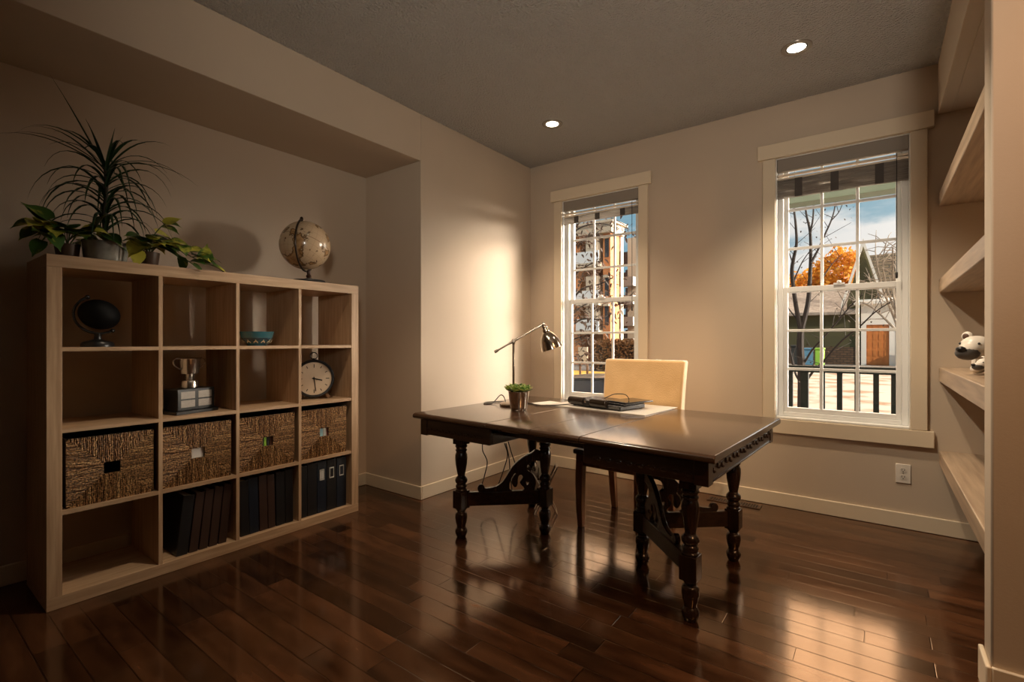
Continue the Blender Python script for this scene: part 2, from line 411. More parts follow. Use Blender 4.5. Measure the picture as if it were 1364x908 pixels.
def blind_mat():
    m, N, L, b = newmat('woven_blind')
    tc = N.new('ShaderNodeTexCoord'); mp = N.new('ShaderNodeMapping'); mp.inputs['Scale'].default_value = (3, 3, 160); L.new(tc.outputs['Object'], mp.inputs[0])
    n = N.new('ShaderNodeTexNoise'); n.inputs['Scale'].default_value = 1.5; n.inputs['Detail'].default_value = 3; L.new(mp.outputs[0], n.inputs['Vector'])
    r = N.new('ShaderNodeValToRGB'); L.new(n.outputs[0], r.inputs[0])
    r.color_ramp.elements[0].position = .3; r.color_ramp.elements[0].color = (.20, .18, .16, 1)
    r.color_ramp.elements[1].position = .7; r.color_ramp.elements[1].color = (.58, .54, .49, 1)
    L.new(r.outputs[0], b.inputs['Base Color']); b.inputs['Roughness'].default_value = .7
    t = N.new('ShaderNodeBsdfTranslucent'); L.new(r.outputs[0], t.inputs[0])
    tp = N.new('ShaderNodeBsdfTransparent')
    mx = N.new('ShaderNodeMixShader'); mx.inputs[0].default_value = .62; L.new(b.outputs[0], mx.inputs[1]); L.new(t.outputs[0], mx.inputs[2])
    hl = N.new('ShaderNodeMath'); hl.operation = 'GREATER_THAN'; hl.inputs[1].default_value = .60; L.new(n.outputs[0], hl.inputs[0])
    m2 = N.new('ShaderNodeMath'); m2.operation = 'MULTIPLY'; m2.inputs[1].default_value = .55; L.new(hl.outputs[0], m2.inputs[0])
    mx2 = N.new('ShaderNodeMixShader'); L.new(m2.outputs[0], mx2.inputs[0]); L.new(mx.outputs[0], mx2.inputs[1]); L.new(tp.outputs[0], mx2.inputs[2])
    L.new(mx2.outputs[0], N['Material Output'].inputs[0])
    return m
BLIND = blind_mat()
BTAPE = mat('blind_tape', (.07, .06, .055), .8)
BRAIL = mat('blind_rail', (.26, .225, .19), .6)
def blind(X, label, stack, low):
    w_ = X[1]-X[0]; r = T('woven_blind', label, 'blind', (X[0], YW, WZ[1]-.006), 0, 'woven blinds drawn up in both windows')
    a, c = .008, w_-.008
    MB().box(a, c, .004, .040, -.085, 0).build('valance', BRAIL, r, bevel=.003)
    MB().box(a, c, .012, .036, -.118, -.104).box(a, c, .012, .036, -.140, -.128).build('head_rail', mat('pale_rail', (.72, .62, .50), .5), r, bevel=.002)
    m = MB()
    # gathered layers of woven cloth in front of one another
    for k in range(stack):
        y = .014+.010*k; zt = -.1415-.001*k; zb = low+.010*k
        m.box(a, c, y, y+.0025, zb, zt)
    m.build('woven_shade', BLIND, r)
    for f in (.18, .47, .80):
        x = a+(c-a)*f; bx('fabric_tape', BTAPE, r, x-.022, x+.022, .0112, .0135, low+.005, -.142)
    cd = MB(); x = a+(c-a)*.92
    cd.tube([(x, .009, -.10), (x, .009, low), (x, .010, low-.55 if stack > 1 else low-.75)], .0022, 6)
    cd.lathe([(.002, 0), (.006, -.006), (.006, -.035), (.003, -.04)], 10, Matrix.Translation((x, .010, (low-.55 if stack > 1 else low-.75))))
    cd.build('pull_cord', BLACKM, r, smooth=True)
    return r
blind(W1, 'woven blind drawn up in the window behind the cream chair', 1, -.205)
blind(W2, 'woven blind drawn up in the window beside the shelf alcove', 2, -.270)

# recessed lights
LENS = mat('lit_lens', (.9, .85, .75), .4, emit=(1, .86, .66), es=14)
def downlight(x, y, label):
    r = T('recessed_light', label, 'ceiling light', (x, y, CZ), 0, 'recessed ceiling lights')
    MB().lathe([(.052, -.002), (.056, -.006), (.074, -.005), (.077, -.001), (.077, 0.0)], 40, cap=False).build('trim_ring', mat('satin_nickel_ring', (.42, .37, .32), .35, .7), r, smooth=True)
    MB().lathe([(.046, -.001), (.046, -.003), (.05, -.004), (.054, -.003), (.054, -.001)], 40, cap=False).build('baffle', BLACKM, r, smooth=True)
    MB().lathe([(.001, -.004), (.03, -.0035), (.047, -.002)], 32).build('lens', LENS, r, smooth=True)
    return r
DL = [(-1.94, 3.10), (-.356, 3.10)]
downlight(*DL[0], 'recessed ceiling light nearer the corner of the left wall')
downlight(*DL[1], 'recessed ceiling light nearer the shelf alcove')

# floor register and outlet
t = T('floor_vent', 'brown metal floor register by the baseboard behind the desk', 'vent', (-.80, 3.655, 0), 0)
m = MB(); m.box(-.17, .17, -.045, -.034, 0, .006); m.box(-.17, .17, .034, .045, 0, .006); m.box(-.17, -.15, -.034, .034, 0, .006); m.box(.15, .17, -.034, .034, 0, .006); m.box(-.012, .012, -.034, .034, 0, .006)
m.build('frame', mat('bronze_vent', (.10, .055, .03), .4, .5), t, bevel=.001)
for s in (-1, 1):
    m = MB()
    for k in range(8):
        x = s*(.022+k*.0165); m.box(x-.004, x+.004, -.034, .034, .001, .005)
    m.build('grille', mat('bronze_vent', (.10, .055, .03), .4, .5), t)
bx('duct', BLACKM, t, -.15, .15, -.034, .034, .0002, .0012)
t = T('wall_outlet', 'white duplex power outlet low on the window wall', 'outlet', (.126, YW, .329), 0)
OUT = mat('outlet_white', (.78, .72, .64), .35)
bx('cover_plate', OUT, t, -.036, .036, -.006, 0, -.057, .057, .002)
for s in (-1, 1):
    o = MB().lathe([(.0165, 0), (.0165, .002)], 20, Matrix.Translation((0, -.006, s*.0205)) @ Matrix.Rotation(R(90), 4, 'X')).build('receptacle', mat('receptacle_white', (.70, .64, .56), .3), t)
    m = MB(); z = s*.0205
    m.box(-.0075, -.0050, -.0086, -.0078, z-.002, z+.008); m.box(.0050, .0075, -.0086, -.0078, z-.002, z+.008); m.lathe([(.003, 0), (.003, .0006)], 10, Matrix.Translation((0, -.0080, z-.008)) @ Matrix.Rotation(R(90), 4, 'X'))
    m.build('slot', BLACKM, o)
MB().lathe([(.003, 0), (.0025, .0012)], 10, Matrix.Translation((0, -.006, 0)) @ Matrix.Rotation(R(90), 4, 'X')).build('screw', SILVER, t)

# ------------------------------------------------------------------ alcove shelves
SHT = (1.99, 1.487, .975, .49); SHB = (1.911, 1.408, .892, .41)
names = ['top thick wooden shelf of the alcove, its underside showing', 'second thick wooden shelf down in the alcove', 'thick wooden alcove shelf carrying the carved bears', 'lowest thick wooden shelf of the alcove, its top showing']
for k in range(4):
    o = MB().box(XA+.004, XA+.458, 2.24, YW-.002, SHB[k], SHT[k]).build('alcove_shelf', SHELFW, None, bevel=.004)
    tag(o, names[k], 'shelf', 'thick wooden shelves in the alcove')

# bears on the third shelf
def bear_mat():
    return mat('painted_white_carving', (.72, .66, .58), .35, var=.05, vscale=30)
GREYM = mat('grey_muzzle', (.10, .095, .09), .4)
def bear(name, label, loc, rz, s):
    t = T(name, label, 'figurine', loc, rz, None)
    V = lambda *p: tuple(q*s for q in p)
    # faces -x, stands on four legs
    P = [(V(.10, 0, .080), .066*s, (1.25, .85, .90), None), (V(.03, 0, .090), .054*s, (1.0, .9, .95), None), (V(.16, 0, .078), .058*s, (1, .95, 1), None),
         (V(-.01, 0, .104), .048*s, (1.2, .95, .9), (0, R(15), 0)), (V(-.055, 0, .112), .056*s, (1.05, .98, .88), None), (V(-.105, 0, .096), .040*s, (1.25, .92, .78), (0, R(-12), 0))]
    for yy in (-.038, .038):
        for xx in (.03, .16):
            P.append((V(xx, yy, .046), .030*s, (.85, .85, 1.3), None)); P.append((V(xx-.008, yy, .020), .026*s, (1.2, .95, .75), None))
    b = fused('body', P, bear_mat(), t, .0045*s)
    MB().ball(V(-.150, 0, .105), .0150*s, 12, .9, 1.2, .8).build('nose', BLACK, t, smooth=True)
    MB().ball(V(-.110, 0, .0895), .0385*s, 16, 1.2, 1.0, .78).build('muzzle_patch', GREYM, t, smooth=True)
    for yy in (-1, 1):
        e = MB().ball(V(-.030, yy*.046, .158), .021*s, 14, .6, 1, 1).build('ear', bear_mat(), t, smooth=True)
        MB().ball(V(-.0405, yy*.0465, .158), .0125*s, 10, .4, 1, 1).build('inner_ear', mat('ear_brown', (.10, .05, .03), .6), e, smooth=True)
        MB().ball(V(-.098, yy*.033, .128), .0050*s, 8).build('eye', BLACK, t, smooth=True)
    return t
bear('polar_bear_figurine', 'large white carved polar bear with grey muzzle on the alcove shelf', (.398, 3.095, .9755), R(54), 1.10)
bear('bear_cub_figurine', 'small white carved bear cub in front of the larger carved bear', (.385, 2.84, .9755), R(34), .50)

# ------------------------------------------------------------------ bookcase
BX0, BX1, BY0, BY1, BZ = -3.152, -2.762, .469, 1.993, 1.492
t = T('bookcase', 'pale birch open cube bookcase of sixteen cells against the recess wall', 'bookcase', (BX1, BY0, 0))
D = BX1-BX0; WB = BY1-BY0
bx('top_panel', BIRCH[1], t, -D, 0, 0, WB, BZ-.053, BZ, .0015)
bx('bottom_panel', BIRCH[1], t, -D, 0, 0, WB, 0, .053, .0015)
bx('side_panel', BIRCH[2], t, -D, 0, 0, .050, .053, BZ-.053, .0015)
bx('side_panel', BIRCH[2], t, -D, 0, WB-.052, WB, .053, BZ-.053, .0015)
CY = [.519+.35475*k for k in range(5)]; CZs = [.053+.3465*k for k in range(5)]
for k in (1, 2, 3): bx('divider', BIRCH[2], t, -D+.005, -.001, CY[k]-BY0-.0085, CY[k]-BY0+.0085, .053, BZ-.053)
for i in range(4):
    for k in (1, 2, 3):
        y0 = CY[i]-BY0+(.0085 if i else 0); y1 = CY[i+1]-BY0-(.0085 if i < 3 else 0)
        bx('shelf', BIRCH[1], t, -D+.005, -.001, y0, y1, CZs[k]-.0085, CZs[k]+.0085)
def cell(row, c):   # row 0 = top
    return CY[c]+.0085, CY[c+1]-.0085, CZs[3-row]+(.0085 if row < 3 else 0), CZs[4-row]-.0085

# seagrass baskets
SEAG = island_mat('seagrass', [(.10, .045, .017), (.30, .155, .062), (.50, .31, .14), (.16, .075, .028), (.36, .20, .085), (.12, .055, .02)], .5)
def _twist_highlights():  # noise puts the strands' twist highlights and dark dips into their colour
    N, L = SEAG.node_tree.nodes, SEAG.node_tree.links; b = N['Principled BSDF']; r = N['Color Ramp']
    tc = N.new('ShaderNodeTexCoord'); n = N.new('ShaderNodeTexNoise'); n.inputs['Scale'].default_value = 150; n.inputs['Detail'].default_value = 2; L.new(tc.outputs['Object'], n.inputs['Vector'])
    mr = N.new('ShaderNodeMapRange'); L.new(n.outputs[0], mr.inputs[0]); mr.inputs[1].default_value = .38; mr.inputs[2].default_value = .64; mr.inputs[3].default_value = .28; mr.inputs[4].default_value = 1.6
    mx = N.new('ShaderNodeMix'); mx.data_type = 'RGBA'; mx.blend_type = 'MULTIPLY'; mx.inputs[0].default_value = 1
    L.new(r.outputs[0], mx.inputs[6]); L.new(mr.outputs[0], mx.inputs[7]); L.new(mx.outputs[2], b.inputs['Base Color'])
_twist_highlights()
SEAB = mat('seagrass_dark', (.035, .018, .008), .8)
BW, BH, BD = .318, .298, .33; HW, HH = .030, .026
def basket(label, row, c, dy=0):
    y0, y1, z0, z1 = cell(row, c)
    t = T('seagrass_basket', label, 'basket', (BX1-.018, (y0+y1)/2+dy, z0), 0, 'woven seagrass baskets in the bookcase')
    m = MB()
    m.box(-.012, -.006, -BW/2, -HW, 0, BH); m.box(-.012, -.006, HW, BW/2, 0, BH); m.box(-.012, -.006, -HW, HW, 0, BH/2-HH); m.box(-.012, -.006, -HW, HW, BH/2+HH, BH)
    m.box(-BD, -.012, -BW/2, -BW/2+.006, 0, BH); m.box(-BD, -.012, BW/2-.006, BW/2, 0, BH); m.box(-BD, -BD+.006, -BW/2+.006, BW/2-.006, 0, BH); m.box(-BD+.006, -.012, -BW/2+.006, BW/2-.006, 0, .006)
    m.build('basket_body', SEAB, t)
    rnd = random.Random(5); s = MB(); pitch = .0070
    def strand(p0, p1, ax):
        n = max(2, int((Vector(p1)-Vector(p0)).length/.012)); pts = []; rr = []
        for i in range(n+1):
            q = Vector(p0).lerp(Vector(p1), i/n); q[ax] += rnd.uniform(-.0017, .0017); q[0] += rnd.uniform(-.0018, .0018); pts.append(q); rr.append(.0038*rnd.uniform(.62, 1.25))
        s.tube(pts, rr, 5)
    k = -BW/2+.004
    while k < BW/2-.003:           # top and bottom fans: upright strands
        a = abs(k)
        f = max(0, (a-HW)/(BW/2-HW)); zz = BH/2-(HH+(BH/2-HH)*f)
        if zz > .006:
            strand((-.003, k, .001), (-.003, k, zz), 1); strand((-.003, k, BH-.001), (-.003, k, BH-zz), 1)
        k += pitch
    k = .004
    while k < BH-.003:             # side fans: level strands
        a = abs(k-BH/2); f = max(0, (a-HH)/(BH/2-HH)); yy = BW/2-(HW+(BW/2-HW)*f)
        if yy > .006:
            strand((-.003, -BW/2+.001, k), (-.003, -BW/2+yy, k), 2); strand((-.003, BW/2-.001, k), (-.003, BW/2-yy, k), 2)
        k += pitch
    s.build('woven_front', SEAG, t, smooth=True)
    return t
b0 = basket('seagrass basket at the left end of its row, its hole dark', 2, 0, -.004)
def place_basket(c, label, dy):
    y0, y1, z0, z1 = cell(2, c); return dup(b0, (BX1-.018, (y0+y1)/2+dy, z0), None, label)
place_basket(1, 'seagrass basket with white paper showing in its hole', -.008)
place_basket(2, 'seagrass basket with green and black showing in its hole', -.006)
place_basket(3, 'seagrass basket under the clock, blue showing in its hole', -.006)
def inside(c, name, label, cat, cols, w=.19, h=.22):
    y0, y1, z0, z1 = cell(2, c); y = (y0+y1)/2-.006
    t = T(name, label, cat, (BX1-.0315, y, z0+.0065))
    k = 0; n = len(cols); ww = w/n
    for i, cc in enumerate(cols):
        a = -w/2+i*ww
        m_ = mat('cover_%d_%d' % (c, i), cc, .5)
        MB().box(-.16, 0, a, a+ww-.002, 0, h).build('cover' if n > 1 else 'sheet', m_, t, bevel=.001)
    return t
inside(1, 'paper_stack', 'white papers stored inside the second basket from the left', 'papers', [(.80, .76, .70)])
inside(2, 'magazine_bundle', 'green and black magazines inside the third basket from the left', 'magazines', [(.02, .02, .02), (.02, .02, .02), (.28, .55, .06), (.02, .02, .02), (.12, .05, .03), (.015, .015, .015)], .10)
inside(3, 'picture_book', 'blue covered books inside the basket under the clock', 'books', [(.25, .45, .5), (.30, .52, .56), (.55, .55, .5), (.35, .1, .1)], .10)

# binders and albums
BB = mat('black_binder_cover', (.010, .011, .013), .38); BN = mat('navy_binder_cover', (.008, .014, .026), .38); BR = mat('brown_album_cover', (.040, .020, .014), .45)
PG = mat('page_edges', (.35, .29, .22), .8)
def binder(name, label, cat, y, z, w, h, d, lean, m, group, plate=None, x=BX1-.03):
    t = T(name, label, cat, (x, y, z), 0, group); t.rotation_euler = (R(lean), 0, 0)
    s = MB(); s.box(-d, -.006, 0, .004, 0, h); s.box(-d, -.006, w-.004, w, 0, h); s.box(-.006, 0, .0, w, 0, h)
    s.build('cover', m, t, bevel=.0018)
    bx('pages', PG, t, -d+.006, -.007, .005, w-.005, .004, h-.006)
    if plate:
        s = MB(); zc = h*.74; a, c = w*.5-.016, w*.5+.016
        s.box(0, .0025, a, a+.004, zc-.034, zc+.034); s.box(0, .0025, c-.004, c, zc-.034, zc+.034); s.box(0, .0025, a+.004, c-.004, zc-.034, zc-.027); s.box(0, .0025, a+.004, c-.004, zc+.027, zc+.034)
        p = s.build('label_holder', mat('holder_metal', (.62, .62, .60), .3, .35), t, bevel=.0006)
        if plate == 2: bx('label_card', mat('grey_card', (.5, .5, .48), .6), p, 0.0003, .0012, a+.0045, c-.0045, zc-.025, zc+.025)
    return t
y0, y1, z0, z1 = cell(3, 1); g = 'albums leaning in the bottom row'
z0 += .0005
binder('binder', 'wide black binder leaning at the left of the leaning albums', 'binder', y0+.066, z0+.0005, .050, .298, .28, -6.5, BB, None)
for i, (yy, ln, nm) in enumerate(((.122, -6.5, 'first brown leaning album right of the wide black binder'), (.168, -6.2, 'second brown leaning album right of the wide black binder'), (.214, -5.9, 'third brown leaning album right of the wide black binder'), (.260, -5.6, 'brown leaning album at the right end of the leaning row'))):
    binder('photo_album', nm, 'album', y0+yy, z0+.0005, .040, .300+.003*i, .27-.006*i, ln, BR, g)
y0, y1, z0, z1 = cell(3, 2)
for i, (yy, w_, m_, nm) in enumerate(((.020, .046, BB, 'black album at the left end of the cell under the third basket'), (.068, .050, BN, 'dark navy album second in the cell under the third basket'),
        (.124, .044, BR, 'brown album next to the navy one in the cell under the third basket'), (.172, .040, BR, 'brown album left of two black ones, middle of its cell'),
        (.218, .052, BB, 'plain black album second from the right of its cell'), (.274, .046, BB, 'plain black album at the right end of its cell'))):
    binder('photo_album', nm, 'album', y0+yy, z0+.0005+(.046*math.sin(R(1.6)) if i > 9 else 0), w_, .305+.004*(i % 3), .29, 1.4 if i < 4 else .6, m_, 'albums standing in the third cell of the bottom row')
y0, y1, z0, z1 = cell(3, 3)
for i, (yy, w_, m_, pl, nm) in enumerate(((.008, .044, BB, 0, 'plain black binder at the left end of the lower right cell'), (.056, .062, BB, 0, 'plain black binder next to the one with a card'),
        (.122, .062, BN, 2, 'navy binder whose silver label holder has a grey card'), (.188, .066, BB, 1, 'black binder with empty silver label holder, left of its twin'), (.258, .070, BN, 1, 'black binder with empty silver label holder at the right end'))):
    binder('binder', nm, 'binder', y0+yy, z0+.0005, w_, .312+.006*(i > 0), .29, 0, m_, 'binders in the lower right cell', pl)

# black desk globe in the top left cell
y0, y1, z0, z1 = cell(0, 0)
t = T('desk_globe', 'small black desk globe in the top left cell', 'globe', (-2.90, .668, z0))
MB().lathe([(.062, 0), (.062, .012), (.056, .022), (.030, .030), (.014, .036), (.012, .058), (.014, .062)], 36).build('stand', BLACK, t, smooth=True)
MB().ball((0, .006, .150), .079, 32, .95, 1.0, .86, rot=Euler((R(-23), 0, 0))).build('sphere', mat('black_globe', (.004, .0045, .005), .6, spec=.15), t, smooth=True)
m = MB(); pts = []
for k in range(33):
    a = R(118+k*184/32); pts.append((0, .006+.090*math.cos(a)*1.02, .150+.088*math.sin(a)))
m.tube(pts, .0055, 8)
m.ball(pts[0], .010, 10); m.ball(pts[-1], .010, 10)
m.build('meridian_arm', mat('black_arm', (.02, .02, .02), .25), t, smooth=True)

# trophy
y0, y1, z0, z1 = cell(1, 1)
t = T('trophy_cup', 'silver two handled trophy cup on a black plinth', 'trophy', (-2.895, 1.045, z0), R(14))
MB().box(-.055, .055, -.098, .098, .018, .128).box(-.068, .068, -.112, .112, 0, .018).build('plinth', mat('black_plinth', (.010, .011, .012), .28), t, bevel=.003)
PL = mat('engraved_plate', (.28, .25, .22), .5, .4, var=.18, vscale=40, stretch=(1, 2, 14))
for yy in (-.045, .045):
    for zz in (.052, .096): bx('name_plate', PL, t, .055, .0565, yy-.036, yy+.036, zz-.018, zz+.018)
MB().lathe([(.036, .128), (.040, .131), (.040, .158), (.036, .167), (.022, .172), (.018, .180), (.023, .186), (.019, .193), (.028, .200), (.040, .203), (.042, .215), (.049, .278), (.052, .282), (.049, .284), (.045, .281), (.036, .215), (.01, .208)], 40).build('cup', SILVER, t, smooth=True)
for s in (-1, 1):
    p = spline([(0, s*.049, .274), (0, s*.066, .284), (0, s*.082, .272), (0, s*.080, .252), (0, s*.066, .238), (0, s*.047, .226)], 5)
    MB().tube(p, .0032, 8).build('handle', SILVER, t, smooth=True)

# blue bowl
y0, y1, z0, z1 = cell(0, 2)
def bowl_mat():
    m, N, L, b = newmat('blue_glaze')
    tc = N.new('ShaderNodeTexCoord'); n = N.new('ShaderNodeTexNoise'); n.inputs['Scale'].default_value = 14; n.inputs['Detail'].default_value = 4
    mp = N.new('ShaderNodeMapping'); mp.inputs['Scale'].default_value = (1, 1, 3); L.new(tc.outputs['Object'], mp.inputs[0]); L.new(mp.outputs[0], n.inputs['Vector'])
    r = N.new('ShaderNodeValToRGB'); L.new(n.outputs[0], r.inputs[0])
    r.color_ramp.elements[0].position = .35; r.color_ramp.elements[0].color = (.006, .022, .04, 1); r.color_ramp.elements[1].position = .7; r.color_ramp.elements[1].color = (.03, .15, .20, 1)
    sp = N.new('ShaderNodeSeparateXYZ'); L.new(tc.outputs['Object'], sp.inputs[0])
    g = N.new('ShaderNodeMath'); g.operation = 'GREATER_THAN'; g.inputs[1].default_value = .045; L.new(sp.outputs[2], g.inputs[0])
    mx = N.new('ShaderNodeMix'); mx.data_type = 'RGBA'; L.new(g.outputs[0], mx.inputs[0]); L.new(r.outputs[0], mx.inputs[6]); mx.inputs[7].default_value = (.045, .16, .20, 1)
    L.new(mx.outputs[2], b.inputs['Base Color']); b.inputs['Roughness'].default_value = .18; b.inputs['Coat Weight'].default_value = .6
    return m
t = T('bowl', 'blue glazed bowl with pale leaf pattern in the top row', 'bowl', (-2.90, 1.395, z0))
MB().lathe([(.050, 0), (.052, .006), (.066, .016), (.084, .045), (.092, .078), (.0925, .081), (.090, .081), (.080, .045), (.06, .018), (.01, .012)], 48).build('bowl_body', bowl_mat(), t, smooth=True)
m = MB()
for k in range(12):
    a = 2*PI*k/12
    for da, dz, rot in ((-.10, .0, -.6), (.0, .006, 0), (.10, .0, .6)):
        z = .022+dz; r0 = .0722+(z-.02)*.60; aa = a+da*.9
        M = Matrix.Rotation(aa, 4, 'Z') @ Matrix.Translation((r0+.0005, 0, z)) @ Matrix.Rotation(R(32), 4, 'Y') @ Matrix.Rotation(rot, 4, 'X')
        bmesh.ops.create_uvsphere(m.b, u_segments=8, v_segments=6, radius=1, matrix=M @ Matrix.Diagonal((.0012, .0032, .0085, 1)))
m.build('leaf_pattern', mat('cream_glaze', (.62, .55, .36), .3), t, smooth=True)

# clock
y0, y1, z0, z1 = cell(1, 3)
t = T('alarm_clock', 'round black rimmed alarm clock showing nearly half past three', 'clock', (-2.90, 1.757, z0), R(-27))
Mx = Matrix.Translation((0, 0, .132)) @ Matrix.Rotation(R(90), 4, 'Y')
MB().lathe([(.115, -.050), (.122, -.046), (.123, -.01), (.123, .002), (.117, .008), (.106, .006), (.106, -.004), (.06, -.0045)], 56, Mx).build('case', BLACK, t, smooth=True)
fc = MB().lathe([(.001, .0012), (.1055, .001), (.1055, -.003), (.001, -.003)], 56, Mx, cap=False).build('dial', mat('cream_dial', (.68, .56, .42), .25, coat=.7), t, smooth=False)
for k in range(12):
    a = 2*PI*k/12; L1 = .016 if k % 3 else .022
    M = Matrix.Translation((.0016, 0, .132)) @ Matrix.Rotation(a, 4, 'X') @ Matrix.Translation((0, 0, .092-L1/2))
    MB().box(-.0004, .0004, -.0022, .0022, -L1/2, L1/2, M).build('hour_mark', BLACKM, fc)
def hand(ang, L_, w_, name):
    M = Matrix.Translation((.0026, 0, .132)) @ Matrix.Rotation(-ang, 4, 'X')
    MB().box(-.0004, .0004, -w_, w_, -.012, L_, M).build(name, BLACKM, t)
hand(R(-(360-104)+360), .05, .0035, 'hour_hand'); hand(R(173), .082, .0028, 'minute_hand')
MB().lathe([(.006, 0), (.004, .003)], 12, Matrix.Translation((.002, 0, .132)) @ Matrix.Rotation(R(90), 4, 'Y')).build('hub', BLACKM, t)
for s in (-1, 1):
    M = Matrix.Translation((-.02, s*.078, .026)) @ Matrix.Rotation(s*R(30), 4, 'X')
    MB().box(-.012, .012, -.010, .010, -.026, .016, M).build('foot', mat('clock_foot_wood', (.22, .12, .06), .4), t, bevel=.003)
MB().tube([(-.02, .022*math.sin(2*PI*k/24), .278+.022*math.cos(2*PI*k/24)) for k in range(25)], .0028, 8).lathe([(.010, .252), (.008, .258), (.004, .262)], 14, Matrix.Translation((-.02, 0, 0))).build('carry_ring', BLACK, t, smooth=True)

# globe on the top
t = T('antique_globe', 'large cream antique style globe on top of the bookcase', 'globe', (-2.866, 1.700, BZ), R(8))
MB().lathe([(.098, 0), (.100, .008), (.096, .016), (.07, .019), (.03, .025), (.018, .030)], 44).build('base', BLACK, t, smooth=True)
MB().lathe([(.018, .028), (.012, .034), (.017, .044), (.010, .056), (.013, .068), (.010, .080)], 24).build('stem', mat('globe_stem', (.06, .03, .02), .3), t, smooth=True)
GC = Vector((0, -.026, .233)); tilt = R(23.5)
g_ = MB(); bmesh.ops.create_uvsphere(g_.b, u_segments=64, v_segments=32, radius=.150)
o = g_.build('sphere', globe_mat(), t, smooth=True, loc=GC); o.rotation_euler = (R(20), R(12), R(150))
ax = Matrix.Translation(GC) @ Matrix.Rotation(R(32), 4, 'Z')
pts = []
for k in range(41):
    a = R(112+k*190/40); pts.append(ax @ Vector((0, .161*math.cos(a), .161*math.sin(a))))
m = MB()
for p, q in ((pts, .006),): m.tube(p, q, 8)
m.ball(pts[0], .011, 12, sz=1.4); m.ball(pts[-1], .009, 12)
m.build('meridian_arm', mat('bronze_arm', (.035, .022, .014), .3, .6), t, smooth=True)

# plants on the top
LEAFD = island_mat('dragon_leaf', [(.010, .030, .012), (.022, .055, .020), (.014, .038, .018)], .38)
STEM = mat('plant_stem', (.05, .04, .025), .7)
GLASSPOT = mat('smoky_pot', (.30, .30, .27), .12, coat=.5, var=.4, vscale=14)
SOIL = mat('potting_soil', (.03, .02, .013), .95, bump=.6, bscale=90)
t = T('dragon_tree', 'tall spiky dragon tree in a pale pot on the bookcase', 'plant', (-2.872, .690, BZ))
MB().lathe([(.074, 0), (.078, .004), (.086, .085), (.088, .09), (.085, .09), (.082, .078), (.01, .078)], 36).build('pot', GLASSPOT, t, smooth=True)
MB().lathe([(.081, .077), (.04, .082), (.001, .083)], 24, cap=False).build('soil', SOIL, t)
MB().tube(spline([(0, 0, .08), (.005, -.004, .22), (0, .003, .33), (0, 0, .455)], 5), [.010]*8+[.008]*8, 8).build('stem', STEM, t, smooth=True)
m = MB(); rnd = random.Random(21)
# long arching blades: (height, azimuth, length, width, rise, droop)
def blade(z, az, L_, W_, rise, droop, n=9):
    d = Vector((math.cos(az), math.sin(az), rise)).normalized()
    side = Vector((-math.sin(az), math.cos(az), 0)); p = Vector((0, 0, z)); rows = []
    for i in range(n+1):
        q = i/n; w = W_*(.55+.45*math.sin(PI*min(1, q*1.3)))*(1-q**3)+.0004
        nr = side.cross(d)
        rows.append((m.b.verts.new(p-side*w+nr*w*.35), m.b.verts.new(p), m.b.verts.new(p+side*w+nr*w*.35)))
        p = p+d*(L_/n); d = (d+Vector((0, 0, -droop/n*(.5+1.2*q)))).normalized()
        if p.x < -.34: p.x = -.34+(rnd.random()*.004)
    for a, c in zip(rows, rows[1:]):
        m.b.faces.new((a[0], a[1], c[1], c[0])); m.b.faces.new((a[1], a[2], c[2], c[1]))
for k in range(46):                    # lower, drooping skirt
    z = .14+.28*k/46; az = k*2.39996+rnd.uniform(-.2, .2)
    blade(z, az, rnd.uniform(.26, .40), .0085, .55+rnd.uniform(0, .5), 2.9+rnd.uniform(0, .9))
for k in range(11):                    # crown
    az = k*2.39996; blade(.42+.035*k/11, az, rnd.uniform(.24, .36), .0085, .9+rnd.uniform(0, .7), 1.6+rnd.uniform(0, .8))
blade(.44, R(-92), .36, .0065, .75, 1.5); blade(.44, R(-88), .40, .0065, .55, 1.3); blade(.47, R(-80), .36, .007, .95, 2.2); blade(.44, R(95), .36, .0065, .75, 1.5); blade(.45, R(85), .40, .0065, .45, 1.3)
blade(.44, R(-95), .41, .0120, 2.1, .25); blade(.45, R(100), .18, .008, 3, .6); blade(.45, R(-60), .20, .008, 2.4, .6); blade(.45, R(30), .18, .008, 4, .3)
m.build('foliage', LEAFD, t)

